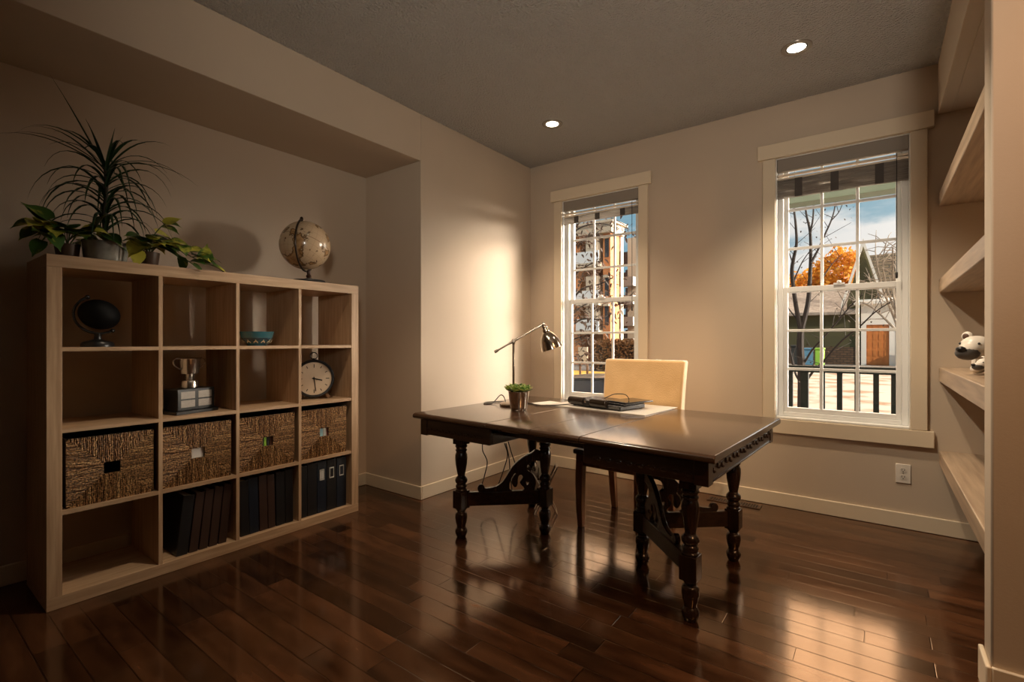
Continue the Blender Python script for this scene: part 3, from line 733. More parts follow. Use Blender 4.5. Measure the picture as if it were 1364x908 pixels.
PM = pothos_mat()
def pothos(label, loc, trails, pot_r, seed):
    t = T('pothos', label, 'plant', loc, 0, 'trailing pothos plants on the bookcase'); rnd = random.Random(seed)
    MB().lathe([(pot_r*.8, 0), (pot_r*.84, .004), (pot_r, .060), (pot_r*1.02, .066), (pot_r*.96, .066), (pot_r*.92, .056), (.01, .056)], 32).build('pot', mat('brown_nursery_pot', (.07, .04, .025), .4), t, smooth=True)
    lf = MB(); vn = MB()
    for tr in trails:
        pts = spline(tr, 6); vn.tube(pts, .0024, 6)
        for i in range(4, len(pts), 4):
            p = pts[i]; az = rnd.uniform(-.9, .9); d = (pts[i]-pts[i-2]).normalized()
            dd = Vector((d.x*.5+rnd.uniform(-.3, .9), d.y*.7+math.sin(az), rnd.uniform(-.3, .5)))
            lf.leaf(p, dd, (0.6, 0, 1), rnd.uniform(.080, .110), rnd.uniform(.034, .046), rnd.uniform(.5, 1.3), .25, 6, True)
        lf.leaf(pts[-1], (pts[-1]-pts[-3]), (.6, 0, 1), .085, .03, .6, .2, 6, True)
    for k in range(16):
        az = k*2.39996; rr = rnd.uniform(.02, .06)
        p = Vector((math.cos(az)*rr, math.sin(az)*rr, .085+rnd.uniform(0, .05)))
        vn.tube([(p.x*.3, p.y*.3, .07), tuple(p)], .0018, 5)
        lf.leaf(p, (math.cos(az)+.3, math.sin(az), rnd.uniform(-.1, .5)), (0, 0, 1), rnd.uniform(.080, .11), rnd.uniform(.034, .046), 1.0, .25, 6, True)
    vn.build('vine', mat('green_vine', (.10, .16, .04), .5), t, smooth=True)
    lf.build('foliage', PM, t, smooth=True)
    return t
pothos('leafy pothos spreading left around the dragon tree pot', (-2.90, .562, BZ),
       [[(0, 0, .05), (.03, -.05, .12), (.04, -.08, .13), (.05, -.11, .11)], [(0, 0, .08), (.05, -.04, .11), (.07, -.07, .10), (.08, -.095, .06)], [(0, 0, .08), (.0, -.05, .16), (.0, -.08, .16), (0, -.11, .15)], [(0, 0, .08), (.05, .03, .12), (.06, .06, .13), (.065, .10, .11)], [(0, 0, .08), (.03, .03, .13), (.06, .08, .14), (.08, .13, .11)]], .045, 3)
pothos('yellow green pothos trailing right along the bookcase top', (-2.845, .850, BZ),
       [[(0, 0, .08), (.02, .06, .11), (.04, .12, .09), (.05, .20, .05), (.05, .27, .03)], [(0, 0, .08), (.03, .05, .10), (.055, .12, .06), (.06, .17, .025)], [(0, 0, .08), (0, .02, .15), (0, .05, .20), (0, .07, .22)], [(0, 0, .08), (.02, .07, .13), (.03, .13, .12), (.045, .18, .08), (.05, .23, .06)], [(0, 0, .08), (.05, -.03, .12), (.07, -.05, .10), (.075, -.06, .06)]], .045, 9)

# ------------------------------------------------------------------ desk
DZ = .722
desk = T('library_desk', 'dark carved wooden extending desk on turned legs', 'desk', (-1.257, 2.40, 0), R(-2.6))
XS = [-.825, -.27, .003, .267, .825]
for i, nm in enumerate(('tabletop', 'extension_leaf', 'extension_leaf', 'tabletop')):
    a = XS[i]+(.0012 if i else 0); c = XS[i+1]-(.0012 if i < 3 else 0)
    m = MB(); e = .010
    # rounded front and back edge profile
    prof = [(-.560+e, 0), (-.560+.002, .006), (-.560, .014), (-.560+.003, .022), (-.560+.012, .028), (-.540, .030), (.540, .030), (.560-.012, .028), (.560-.003, .022), (.560, .014), (.560-.002, .006), (.560-e, 0)]
    m.prism([(a, y, DZ-.030+z) for y, z in prof], (c-a, 0, 0))
    m.build(nm, DESKTOP, desk, bevel=.004 if nm == 'tabletop' else .0008)
def case(x0, x1, end):
    m = MB(); z0, z1 = .604, .6915; Y = .522
    for y in (-Y, Y-.022): m.box(x0, x1, y, y+.022, z0, z1)
    m.box(x0, x0+.022, -Y+.022, Y-.022, z0, z1 if end < 0 else z1-.028)
    m.box(x1-.022, x1, -Y+.022, Y-.022, z0, z1 if end > 0 else z1-.028)
    m.box(x0+.022, x1-.022, -Y+.022, Y-.022, z0+.002, z0+.012)
    o = m.build('apron_case', DESKW, desk, bevel=.0025)
    xo = x1 if end > 0 else x0
    for y in (-Y, Y):
        k = MB()
        k.box(xo-.05, xo+.006*0+.004 if end > 0 else xo-.004+.054, y-.004 if y < 0 else y-.05, y+.05 if y < 0 else y+.004, z0-.006, z1) if end > 0 else k.box(xo-.004, xo+.05, y-.004 if y < 0 else y-.05, y+.05 if y < 0 else y+.004, z0-.006, z1)
        k.build('corner_block', DESKW, o, bevel=.003)
    # carved dentils along the outer end and a low relief band on the front
    n = 18
    for i in range(n):
        y = -.455+.91*i/(n-1); z = .655 if i % 2 else .648
        q = MB(); q.box(xo if end > 0 else xo-.004, xo+.004 if end > 0 else xo, y-.008, y+.008, z-.004, z+.010)
        q.ball((xo+end*.003, y, z-.006), .006, 8); q.build('carved_dentil', DESKW, o)
    q = MB(); q.box(xo if end > 0 else xo-.005, xo+.005 if end > 0 else xo, -.47, .47, .606, .612); q.build('bead', DESKW, o, bevel=.0015)
    q = MB()
    nn = 9; xa, xb = x0+.07, x1-.07
    for i in range(nn):
        xc = xa+(xb-xa)*i/(nn-1)
        for s in (-1, 1):
            pts = [(xc+s*.022*math.cos(a_)*(1-a_/7), -Y-.0005, .632+.016*math.sin(a_)*(1-a_/7)) for a_ in [j*PI/6 for j in range(13)]]
            q.tube(pts, .0022, 5)
    q.build('carved_scrolls', DESKW, o, smooth=True)
case(-.790, -.272, -1); case(.270, .790, 1)
for y in (-.42, .38): bx('slide_rail', DESKW, desk, -.275, .272, y, y+.035, .640, .6915, .002)
LEGP_TOP = [(.026, .535), (.033, .530), (.036, .522), (.030, .514), (.028, .508), (.034, .503), (.034, .497), (.028, .492), (.030, .486), (.035, .474), (.036, .455), (.033, .42), (.027, .385), (.022, .360), (.021, .352), (.027, .345), (.034, .336), (.036, .326), (.033, .315), (.025, .307), (.029, .302), (.032, .296), (.032, .288), (.027, .280), (.034, .275), (.034, .268)]
LEGP_FOOT = [(.034, .166), (.030, .158), (.023, .150), (.022, .145), (.031, .139), (.034, .130), (.035, .112), (.031, .085), (.025, .066), (.024, .058), (.030, .050), (.035, .038), (.035, .028), (.031, .016), (.027, .006), (.024, 0)]
def leg(x, y):
    m = MB(); M = Matrix.Translation((x, y, 0)); q = .035
    m.box(x-q, x+q, y-q, y+q, .535, .603)
    m.lathe(LEGP_TOP, 28, M); m.box(x-q, x+q, y-q, y+q, .166, .268); m.lathe(LEGP_FOOT, 28, M)
    m.build('leg', DESKV, desk, smooth=True, bevel=.003)
SC_OUT = [(-5, 492), (-18, 475), (-18, 455), (-5, 440), (12, 440), (28, 452), (34, 466), (70, 468), (120, 460), (170, 440), (215, 395), (250, 345), (290, 295), (340, 255), (400, 220), (450, 200), (475, 182), (500, 182), (520, 200), (522, 255), (470, 258), (430, 270), (405, 290), (400, 330), (430, 355), (460, 385), (475, 425), (467, 470), (455, 494)]
SC_H1 = [(252, 484), (245, 450), (255, 410), (275, 375), (305, 352), (285, 385), (272, 415), (284, 448), (300, 460), (315, 440), (318, 400), (330, 372), (350, 365), (368, 380), (360, 405), (345, 425), (358, 448), (374, 462), (380, 484)]
SC_H2 = [(393, 413), (422, 430), (400, 452), (390, 435)]
def stretcher(p, q):
    p = Vector((*p, 0)); q = Vector((*q, 0)); d = (q-p); Ln = d.length; d.normalize(); n = Vector((-d.y, d.x, 0))
    M = Matrix((( d.x, 0, n.x, p.x), (d.y, 0, n.y, p.y), (0, 1, 0, 0), (0, 0, 0, 1)))
    # board from block to block
    Mb = Matrix((( d.x, n.x, 0, p.x), (d.y, n.y, 0, p.y), (0, 0, 1, 0), (0, 0, 0, 1)))
    s = MB().box(.037, Ln-.037, -.016, .016, .178, .258, Mb).build('stretcher', DESKW, desk, bevel=.005)
    f = lambda pts: [(Ln-(560-x)/6.48*.004375, (850-y)*.000747-.010) for x, y in pts]
    curve_plate('scroll_bracket', [f(SC_OUT), f(SC_H1), f(SC_H2)], .024, DESKV, s, M, .003)
LEGS = {-1: [(-.650, -.345), (-.650, .335), (-.305, 0)], 1: [(.668, -.352), (.650, .330), (.305, -.005)]}
for s in (-1, 1):
    A, B, C = LEGS[s]
    for p in (A, B, C): leg(*p)
    stretcher(A, C); stretcher(B, C)

# ------------------------------------------------------------------ chair
ch = T('parsons_chair', 'cream upholstered high back chair pulled up behind the desk', 'chair', (-1.245, 2.85, 0), R(-3))
for x, y in ((-.186, -.225), (.195, -.225)):   # front legs, towards the desk
    s = 1 if x > 0 else -1
    m = MB(); pr = [(.024, .40), (.023, .28), (.020, .12), (.016, 0)]; rings = []
    for i, (q, z) in enumerate(pr):
        off = -.012*(1-(z/.40))**1.5*0; oy = -.010*math.sin(z/.4*PI)
        rings.append([m.b.verts.new((x+a*q, y+oy+b_*q, z)) for a, b_ in ((-1, -1), (1, -1), (1, 1), (-1, 1))])
    for a, c in zip(rings, rings[1:]):
        for k in range(4): m.b.faces.new((a[k], a[(k+1) % 4], c[(k+1) % 4], c[k]))
    m.b.faces.new(rings[0]); m.b.faces.new(rings[-1])
    m.build('leg', CHAIRW, ch, bevel=.003)
for x in (-.20, .20):                          # back legs rake backwards
    m = MB(); rings = []
    for q, z in ((.022, .40), (.021, .25), (.019, .1), (.017, 0)):
        oy = .045*(1-z/.4)**1.4
        rings.append([m.b.verts.new((x+a*q, .185+oy+b_*q, z)) for a, b_ in ((-1, -1), (1, -1), (1, 1), (-1, 1))])
    for a, c in zip(rings, rings[1:]):
        for k in range(4): m.b.faces.new((a[k], a[(k+1) % 4], c[(k+1) % 4], c[k]))
    m.b.faces.new(rings[0]); m.b.faces.new(rings[-1]); m.build('leg', CHAIRW, ch, bevel=.003)
m = MB(); m.box(-.215, .215, -.240, -.214, .375, .440).box(-.215, .215, .170, .196, .375, .440).box(-.222, -.198, -.214, .170, .375, .440).box(.198, .222, -.214, .170, .375, .440)
m.build('seat_rail', CHAIRW, ch, bevel=.003)
def fabric():
    m, N, L, b = newmat('cream_boucle')
    tc = N.new('ShaderNodeTexCoord'); n = N.new('ShaderNodeTexNoise'); n.inputs['Scale'].default_value = 170; n.inputs['Detail'].default_value = 3; L.new(tc.outputs['Object'], n.inputs['Vector'])
    n2 = N.new('ShaderNodeTexNoise'); n2.inputs['Scale'].default_value = 6; L.new(tc.outputs['Object'], n2.inputs['Vector'])
    r = N.new('ShaderNodeValToRGB'); L.new(n2.outputs[0], r.inputs[0]); r.color_ramp.elements[0].position = .3; r.color_ramp.elements[0].color = (.76, .48, .21, 1); r.color_ramp.elements[1].position = .7; r.color_ramp.elements[1].color = (.88, .59, .29, 1)
    L.new(r.outputs[0], b.inputs['Base Color']); b.inputs['Roughness'].default_value = .95; b.inputs['Sheen Weight'].default_value = 1.0; b.inputs['Sheen Roughness'].default_value = .5
    bp = N.new('ShaderNodeBump'); bp.inputs['Strength'].default_value = .6; bp.inputs['Distance'].default_value = .004; L.new(n.outputs[0], bp.inputs['Height']); L.new(bp.outputs[0], b.inputs['Normal'])
    return m
FAB = fabric()
bx('seat', mat('dark_seat_pad', (.05, .045, .04), .5, coat=.2), ch, -.232, .232, -.250, .200, .441, .470, .008)
m = MB(); rows = []
n = 12
for i in range(n+1):                           # gently raked, slightly waisted back
    z = .46+.545*i/n; q = i/n; yc = .215+.055*q*q; hw = .262+.016*q; th = .040-.006*q
    rows.append([m.b.verts.new(p) for p in ((-hw, yc-th, z), (-hw*.5, yc-th-.006, z), (0, yc-th-.008, z), (hw*.5, yc-th-.006, z), (hw, yc-th, z), (hw, yc+th, z), (0, yc+th+.006, z), (-hw, yc+th, z))])
for a, c in zip(rows, rows[1:]):
    for k in range(8): m.b.faces.new((a[k], a[(k+1) % 8], c[(k+1) % 8], c[k]))
m.b.faces.new(rows[0][::-1]); m.b.faces.new(rows[-1])
m.build('backrest', FAB, ch, smooth=True, bevel=.014, seg=3)

# ------------------------------------------------------------------ things on the desk
# lamp
LB = Vector((-1.832, 2.469, DZ))
t = T('desk_lamp', 'antique nickel swing arm desk lamp with bell shade', 'lamp', LB)
MB().lathe([(.086, 0), (.088, .004), (.086, .014), (.078, .020), (.02, .026), (.012, .034), (.009, .04)], 44).build('base', NICKEL, t, smooth=True)
top = Vector((.004, .003, .408))
MB().lathe([(.0075, .03), (.0075, .39)], 16).build('pole', NICKEL, t, smooth=True)
A0 = Vector((-1.919, 2.404, 1.064))-LB; A1 = Vector((-1.681, 2.582, 1.236))-LB; J = A0.lerp(A1, .37)
m = MB(); m.tube([A0, A1], .0058, 12)
dirA = (A1-A0).normalized(); m.tube([A0-dirA*.012, A0+dirA*.012], .0095, 12); m.tube([A1-dirA*.035, A1-dirA*.020], .0085, 12); m.tube([J-dirA*.035, J+dirA*.035], .0085, 12)
m.build('arm', NICKEL, t, smooth=True)
m = MB(); m.lathe([(.009, .385), (.011, .39), (.011, .398)], 14); m.ball(J, .015, 16); nn = dirA.cross(Vector((0, 0, 1))).normalized(); m.tube([J-nn*.022, J+nn*.022], .007, 12); m.ball(A1, .012, 14); m.tube([A1-nn*.018, A1+nn*.018], .0065, 12)
m.build('joint', NICKEL, t, smooth=True)
S0 = A1; S1 = Vector((-1.634, 2.617, 1.066))-LB; ad = (S1-S0).normalized()
q = Vector((0, 0, -1)).rotation_difference(ad).to_matrix().to_4x4()
MS = Matrix.Translation(S0) @ q
sh = MB().lathe([(.007, 0), (.010, -.008), (.017, -.014), (.019, -.022), (.017, -.028), (.022, -.034), (.025, -.050), (.023, -.056), (.034, -.066), (.050, -.088), (.060, -.115), (.066, -.150), (.068, -.166), (.066, -.166), (.058, -.115), (.047, -.09), (.03, -.068), (.02, -.06)], 44, MS)
sh.build('lamp_shade', mat('shade_nickel', (.52, .45, .38), .14, 1), t, smooth=True)
MB().lathe([(.012, -.06), (.014, -.08), (.024, -.105), (.027, -.122), (.02, -.138), (.006, -.146)], 20, MS).build('bulb', mat('frosted_bulb', (.8, .78, .72), .3), t, smooth=True)

# succulent pot
t = T('succulent', 'green succulent in a tapered silver pot on the desk', 'plant', (-1.688, 2.326, DZ))
MB().lathe([(.043, 0), (.046, .003), (.050, .02), (.062, .108), (.064, .111), (.061, .111), (.058, .10), (.01, .098)], 40).build('pot', mat('mirror_pot', (.70, .64, .58), .08, 1), t, smooth=True)
MB().lathe([(.058, .098), (.03, .104), (.001, .106)], 20, cap=False).build('soil', SOIL, t)
m = MB(); rnd = random.Random(4)
for cx, cy, r_ in ((0, 0, 1.1), (.046, .016, .9), (-.046, .008, .95), (.006, -.048, .9), (-.008, .050, .85), (.050, -.030, .8), (-.048, -.034, .8)):
    for k in range(14):
        az = k*2.39996; e = .25+.9*(k/14); L_ = .038*r_*(1-.35*k/14)
        m.leaf((cx, cy, .114+.018*k/14), (math.cos(az), math.sin(az), e), (0, 0, 1), L_*1.30, .018*r_, -.2, .3, 4, True)
m.build('foliage', island_mat('succulent_leaf', [(.04, .11, .03), (.14, .26, .05), (.42, .48, .10), (.03, .09, .025)], .4), t, smooth=True, solid=.002)

# papers, laptop
dl = Matrix.Translation((-1.257, 2.40, 0)) @ Matrix.Rotation(R(-2.6), 4, 'Z')
o = MB().box(-.335, .335, -.215, .215, 0, .003).build('desk_mat', mat('white_mat', (.66, .63, .58), .35), None, loc=(-1.325, 2.800, DZ+.0003), rot=(0, 0, R(-5)))
tag(o, 'large pale writing mat under the black laptop', 'desk mat')
o = MB().box(-.06, .06, -.09, .09, 0, .0012).build('paper_sheet', PAPER, None, loc=(-1.735, 2.70, DZ+.0003), rot=(0, 0, R(-14)))
tag(o, 'small white paper sheet left of the black laptop', 'paper')
LZ = DZ+.0036
t = T('laptop', 'thick black laptop lying closed on the pale mat', 'laptop', (-1.335, 2.745, LZ), R(-13.5))
LB_ = mat('laptop_black', (.014, .014, .016), .3)
bx('chassis', LB_, t, -.190, .195, -.105, .130, .004, .028, .004)
bx('lid', mat('laptop_lid', (.02, .02, .022), .25), t, -.188, .193, -.075, .128, .029, .040, .003)
for a, c in ((-.195, -.075), (-.02, .100)):
    MB().tube([(a, -.108, .034), (c, -.108, .034)], .023, 16).build('battery_barrel', mat('battery_gloss', (.020, .014, .010), .18), t, smooth=True, bevel=.003)
m = MB(); m.box(-.073, -.022, -.125, -.085, .010, .044); m.build('hinge_block', BLACK, t, bevel=.004)
bx('latch', SILVER, t, -.060, -.048, -.127, -.124, .030, .040, .001)
bx('port_panel', mat('port_grey', (.10, .10, .10), .4), t, .112, .188, -.107, -.104, .010, .022)
for x in (-.17, .175):
    for y in (-.09, .115): MB().lathe([(.009, 0), (.008, .004)], 12, Matrix.Translation((x, y, 0))).build('rubber_foot', RUBBER, t)
t = T('tablet', 'thin black tablet lying on the right of the laptop', 'tablet', (-1.185, 2.760, LZ+.041), R(-22))
bx('tablet_body', LB_, t, -.085, .085, -.11, .11, 0, .008, .003); bx('screen', mat('dark_screen', (.01, .01, .012), .08), t, -.078, .078, -.10, .10, .008, .0086)
# cables
def cable(name, label, pts, r=.003, cat='cable', group=None):
    o = MB().tube(spline(pts, 8), r, 8).build(name, RUBBER, None, smooth=True); return tag(o, label, cat, group)
cable('charging_cable', 'black cable arching over the right of the laptop', [(-1.29, 2.63, LZ+.062), (-1.27, 2.645, LZ+.075), (-1.245, 2.69, LZ+.088), (-1.205, 2.74, LZ+.083), (-1.185, 2.75, LZ+.060), (-1.188, 2.752, LZ+.053)], .0025)
cable('lamp_cord', 'black cord looping on the desk left of the lamp base', [(-1.915, 2.50, DZ+.008), (-1.95, 2.52, DZ+.045), (-1.985, 2.53, DZ+.05), (-2.0, 2.50, DZ+.020), (-1.985, 2.44, DZ+.004), (-2.02, 2.41, DZ+.004), (-2.055, 2.46, DZ+.004), (-2.04, 2.52, DZ+.004), (-1.98, 2.57, DZ+.004), (-1.93, 2.59, DZ+.004)])
cable('power_cable', 'black cord lying from the silver pot to the laptop', [(-1.88, 2.62, DZ+.0032), (-1.78, 2.60, DZ+.0034), (-1.72, 2.56, DZ+.0034), (-1.66, 2.575, DZ+.0045), (-1.60, 2.62, DZ+.006), (-1.545, 2.70, DZ+.010), (-1.535, 2.73, DZ+.018)])
def P3(x, y, Y): return at(x, y, Y)
cable('hanging_cord', 'black cord hanging in a low loop under the left of the desk', [P3(643, 588, 2.52), P3(643, 600, 2.52), P3(649, 615, 2.52), P3(645, 635, 2.52), P3(641, 652, 2.53), P3(650, 661, 2.55), P3(658, 660, 2.57), P3(664, 645, 2.57), P3(672, 622, 2.56), P3(676, 605, 2.55), P3(672, 590, 2.54)], .0035, 'cord', 'cords hanging under the desk')
cable('hanging_cord', 'short black cord hanging straight down behind the scroll bracket', [P3(674, 590, 2.56), P3(678, 610, 2.56), P3(680, 635, 2.57), P3(683, 656, 2.58), P3(689, 668, 2.6)], .0035, 'cord', 'cords hanging under the desk')
cable('hanging_cord', 'black cord swinging right under the desk toward the middle leg', [P3(677, 588, 2.62), P3(682, 605, 2.63), P3(690, 625, 2.66), P3(700, 635, 2.70), P3(712, 640, 2.75)], .0035, 'cord', 'cords hanging under the desk')
# little folding metal stand under the desk
t = T('folding_stand', 'small silver folding stand with crossed bars under the desk', 'stand', (-1.74, 2.70, 0), R(35))
m = MB()
CH = mat('chrome_bar', (.7, .7, .7), .2, 1)
for y in (-.05, .05):
    MB().tube([(-.07, y, .006), (.07, y, .31)], .006, 8).build('crossed_bar', CH, t, smooth=True); MB().tube([(.07, y+.013, .006), (-.07, y+.013, .31)], .006, 8).build('crossed_bar', CH, t, smooth=True)
m.tube([(-.07, -.05, .006), (-.07, .05, .006)], .006, 8); m.tube([(.07, -.05+.013, .006), (.07, .063, .006)], .006, 8); m.tube([(.07, -.05, .31), (.07, .05, .31)], .006, 8); m.tube([(-.07, -.037, .31), (-.07, .063, .31)], .006, 8)
m.build('cross_rail', CH, t, smooth=True)

# ------------------------------------------------------------------ outside
G0, G1 = -.15, -1.1
def ground_mat(name, c1, c2, sc, det=6):
    m, N, L, b = newmat(name)
    tc = N.new('ShaderNodeTexCoord'); n = N.new('ShaderNodeTexNoise'); n.inputs['Scale'].default_value = sc; n.inputs['Detail'].default_value = det; L.new(tc.outputs['Object'], n.inputs['Vector'])
    r = N.new('ShaderNodeValToRGB'); L.new(n.outputs[0], r.inputs[0]); r.color_ramp.elements[0].position = .36; r.color_ramp.elements[0].color = rgb(c1); r.color_ramp.elements[1].position = .52; r.color_ramp.elements[1].color = rgb(c2)
    L.new(r.outputs[0], b.inputs['Base Color']); b.inputs['Roughness'].default_value = .9
    return m
o = MB().prism([(-1.3, 4.05, G0-1), (40, 4.05, G0-1), (40, 90, G0-1), (-27, 90, G0-1)], (0, 0, 1)).build('ground', ground_mat('leafy_drive', (.20, .10, .04), (.36, .32, .27), 1.3))
struct(o, 'pale leaf strewn driveway outside')
o = MB().prism([(-60, 4.05, G1-1), (-1.3, 4.05, G1-1), (-27, 90, G1-1), (-60, 90, G1-1)], (0, 0, 1)).build('ground_street', mat('asphalt', (.10, .095, .09), .9, var=.2, vscale=3)); struct(o, 'street outside')
a, c = at(740, 497, 24), at(860, 497, 24)
o = MB().prism([(-24, 25, G1+.0), (-9.0, 25, G1), (-10.8, 31, G1), (-28, 31, G1)], (0, 0, .10)).build('ground_verge', ground_mat('fallen_leaves', (.55, .27, .04), (.75, .45, .07), 5)); struct(o, 'verge covered in yellow leaves')
# porch
o = MB().box(-.95, 3.2, YW+TW+.06, 5.55, -.149, -.03).build('porch_floor', mat('porch_boards', (.18, .18, .17), .7)); struct(o, 'porch floor outside')
DARKG = mat('dark_green_black_paint', (.005, .010, .010), .65, spec=.2)
t = T('porch_railing', 'dark painted porch railing with square balusters outside the window', 'railing', (0, 5.40, -.03))
RX0, RX1 = -.93, 3.1; tz = .925
bx('top_rail', DARKG, t, RX0, RX1, -.045, .045, tz-.062, tz, .006); bx('bottom_rail', DARKG, t, RX0, RX1, -.025, .025, .08, .13, .004)
xs = [RX0+.035]+[at(px, 500, 5.4).x for px in (1053, 1095.5, 1118.5, 1142, 1167, 1191)]
while xs[-1] < 2.9: xs.append(xs[-1]+.165)
for x in xs: bx('baluster', DARKG, t, x-.021, x+.021, -.021, .021, .13, tz-.05)
xp = at(1072, 500, 5.4).x
bx('post', DARKG, t, xp-.032, xp+.032, -.032, .032, 0, tz-.05, .004)
o = MB().box(-1.15, 3.2, 5.30, 5.50, 2.43, 2.66).build('porch_beam', mat('green_grey_beam', (.12, .17, .13), .6), None, bevel=.004); tag(o, 'green grey porch beam crossing above the right window view', 'beam')

BARK = mat('tree_bark', (.020, .013, .010), .85, var=.3, vscale=20)
BARKP = mat('pale_bark', (.30, .24, .18), .8, var=.35, vscale=9)
# bare young tree close to the porch
YT = 10.5
t = T('bare_tree', 'bare young tree standing close behind the porch railing', 'tree', (at(1067, 540, YT).x, YT, G0))
off = -Vector(t.location)
m = MB(); rnd = random.Random(11)
def branch(px, r0, r1, dy=0, y0=YT):
    n = len(px); pts = spline([at(x, y, y0+dy*i/(n-1))+off for i, (x, y) in enumerate(px)], 4); k = len(pts)
    m.tube(pts, [r0+(r1-r0)*i/(k-1) for i in range(k)], 7); return pts
trunk = branch([(1068, 550), (1068, 500), (1066, 460), (1067, 438)], .075, .055)
main = [branch([(1067, 442), (1060, 405), (1055, 365), (1057, 345), (1061, 325), (1060, 300), (1057, 270), (1058, 240)], .042, .012, -.3),
        branch([(1067, 442), (1076, 405), (1079, 370), (1080, 340), (1079, 308), (1074, 285), (1071, 255)], .046, .012, .3),
        branch([(1079, 312), (1083, 290), (1084, 262), (1085, 240)], .018, .009, .1),
        branch([(1080, 350), (1090, 332), (1099, 312), (1107, 294), (1112, 276), (1114, 250)], .022, .008, .4),
        branch([(1107, 294), (1117, 283), (1122, 272)], .010, .006, .1),
        branch([(1058, 372), (1068, 350), (1078, 335)], .014, .006, -.3),
        branch([(1056, 350), (1051, 336), (1047, 318)], .012, .005, -.2),
        branch([(1072, 482), (1082, 466), (1099, 447), (1118, 425), (1136, 404), (1150, 392)], .020, .007, -.8),
        branch([(1066, 520), (1082, 496), (1098, 480), (1120, 455), (1146, 434), (1165, 416), (1186, 402)], .024, .007, -1.0),
        branch([(1068, 510), (1060, 498), (1053, 470), (1046, 448)], .026, .010, .5),
        branch([(1118, 425), (1121, 412), (1125, 398)], .010, .004, -.2), branch([(1066, 430), (1050, 410), (1043, 395)], .016, .006, .2),
        branch([(1094, 372), (1108, 352), (1122, 338)], .012, .005, .3)]
for pts in main:
    for k in range(4, len(pts), 3):
        p = pts[k]; d = Vector((rnd.uniform(-1, 1), rnd.uniform(-.4, .4), rnd.uniform(.1, 1))).normalized(); L_ = rnd.uniform(.15, .5)
        q = p+d*L_*.5+Vector((0, 0, .04)); m.tube([p, q, p+d*L_+Vector((0, 0, .08))], [.006, .0045, .003], 5)
m.build('trunk', BARK, t, smooth=True)
m = MB()
for pts in main:
    for k in range(3, len(pts), 2):
        for _ in range(2):
            p = pts[k]+Vector((rnd.uniform(-.25, .25), rnd.uniform(-.2, .2), rnd.uniform(-.15, .25))); m.leaf(p, (rnd.uniform(-1, 1), rnd.uniform(-1, 1), -.5), (0, 0, 1), .045, .014, .3, .2, 3)
m.build('foliage', mat('dry_leaf', (.05, .03, .015), .8), t)

def crown(m, c, rx, ry, rz_, n, s, rnd):
    for _ in range(n):
        d = Vector((rnd.gauss(0, 1), rnd.gauss(0, 1), rnd.gauss(0, 1))).normalized(); q = rnd.uniform(.55, 1)*(1+.25*noise.noise(d*2.3+Vector(c)))
        p = Vector(c)+Vector((d.x*rx*q, d.y*ry*q, d.z*rz_*q))
        m.leaf(p, (rnd.uniform(-1, 1), rnd.uniform(-1, 1), rnd.uniform(-.6, .6)), (rnd.uniform(-1, 1), rnd.uniform(-1, 1), .4), s*rnd.uniform(.7, 1.3), s*.33, .4, .2, 2)
GOLD = island_mat('autumn_leaf', [(.62, .25, .03), (.80, .40, .05), (.45, .16, .02), (.85, .48, .09)], .8, .25)
def autumn(label, px, pz, Y, rpx, n, seed, asp=1):
    c = at(px, pz, Y); r = rpx*Y/1.2/FPX*1.0; rnd = random.Random(seed)
    t = T('autumn_tree', label, 'tree', (c.x, Y, G0), 0, 'golden autumn trees beyond the houses'); cz = c.z-G0
    m = MB(); m.tube([(0, 0, 0), (.1, 0, cz*.5), (0, .05, cz)], [.22, .17, .06], 8)
    for k in range(9):
        a = k*2.4; m.tube([(0, 0, cz*.55+.12*k), (math.cos(a)*r*.4, math.sin(a)*r*.4, cz*.8+.1*k), (math.cos(a)*r*.75, math.sin(a)*r*.75, cz+r*.2)], [.07, .04, .015], 6)
    m.build('trunk', BARK, t, smooth=True)
    m = MB(); crown(m, (0, 0, cz), r*asp, r*asp, r, n, .34, rnd); crown(m, (-r*.5, 0, cz-r*.5), r*.7, r*.7, r*.6, n//3, .34, rnd); crown(m, (r*.4, .2, cz-r*.6), r*.7, r*.7, r*.6, n//3, .34, rnd)
    m.build('crown', GOLD, t)
autumn('tall golden autumn tree left of the steep gable', 1122, 368, 48, 37, 2600, 1)
autumn('golden autumn tree seen through the fork of the bare tree', 1082, 384, 60, 26, 1500, 2)
autumn('golden autumn tree at the left edge of the right window', 1052, 386, 72, 25, 1500, 3)

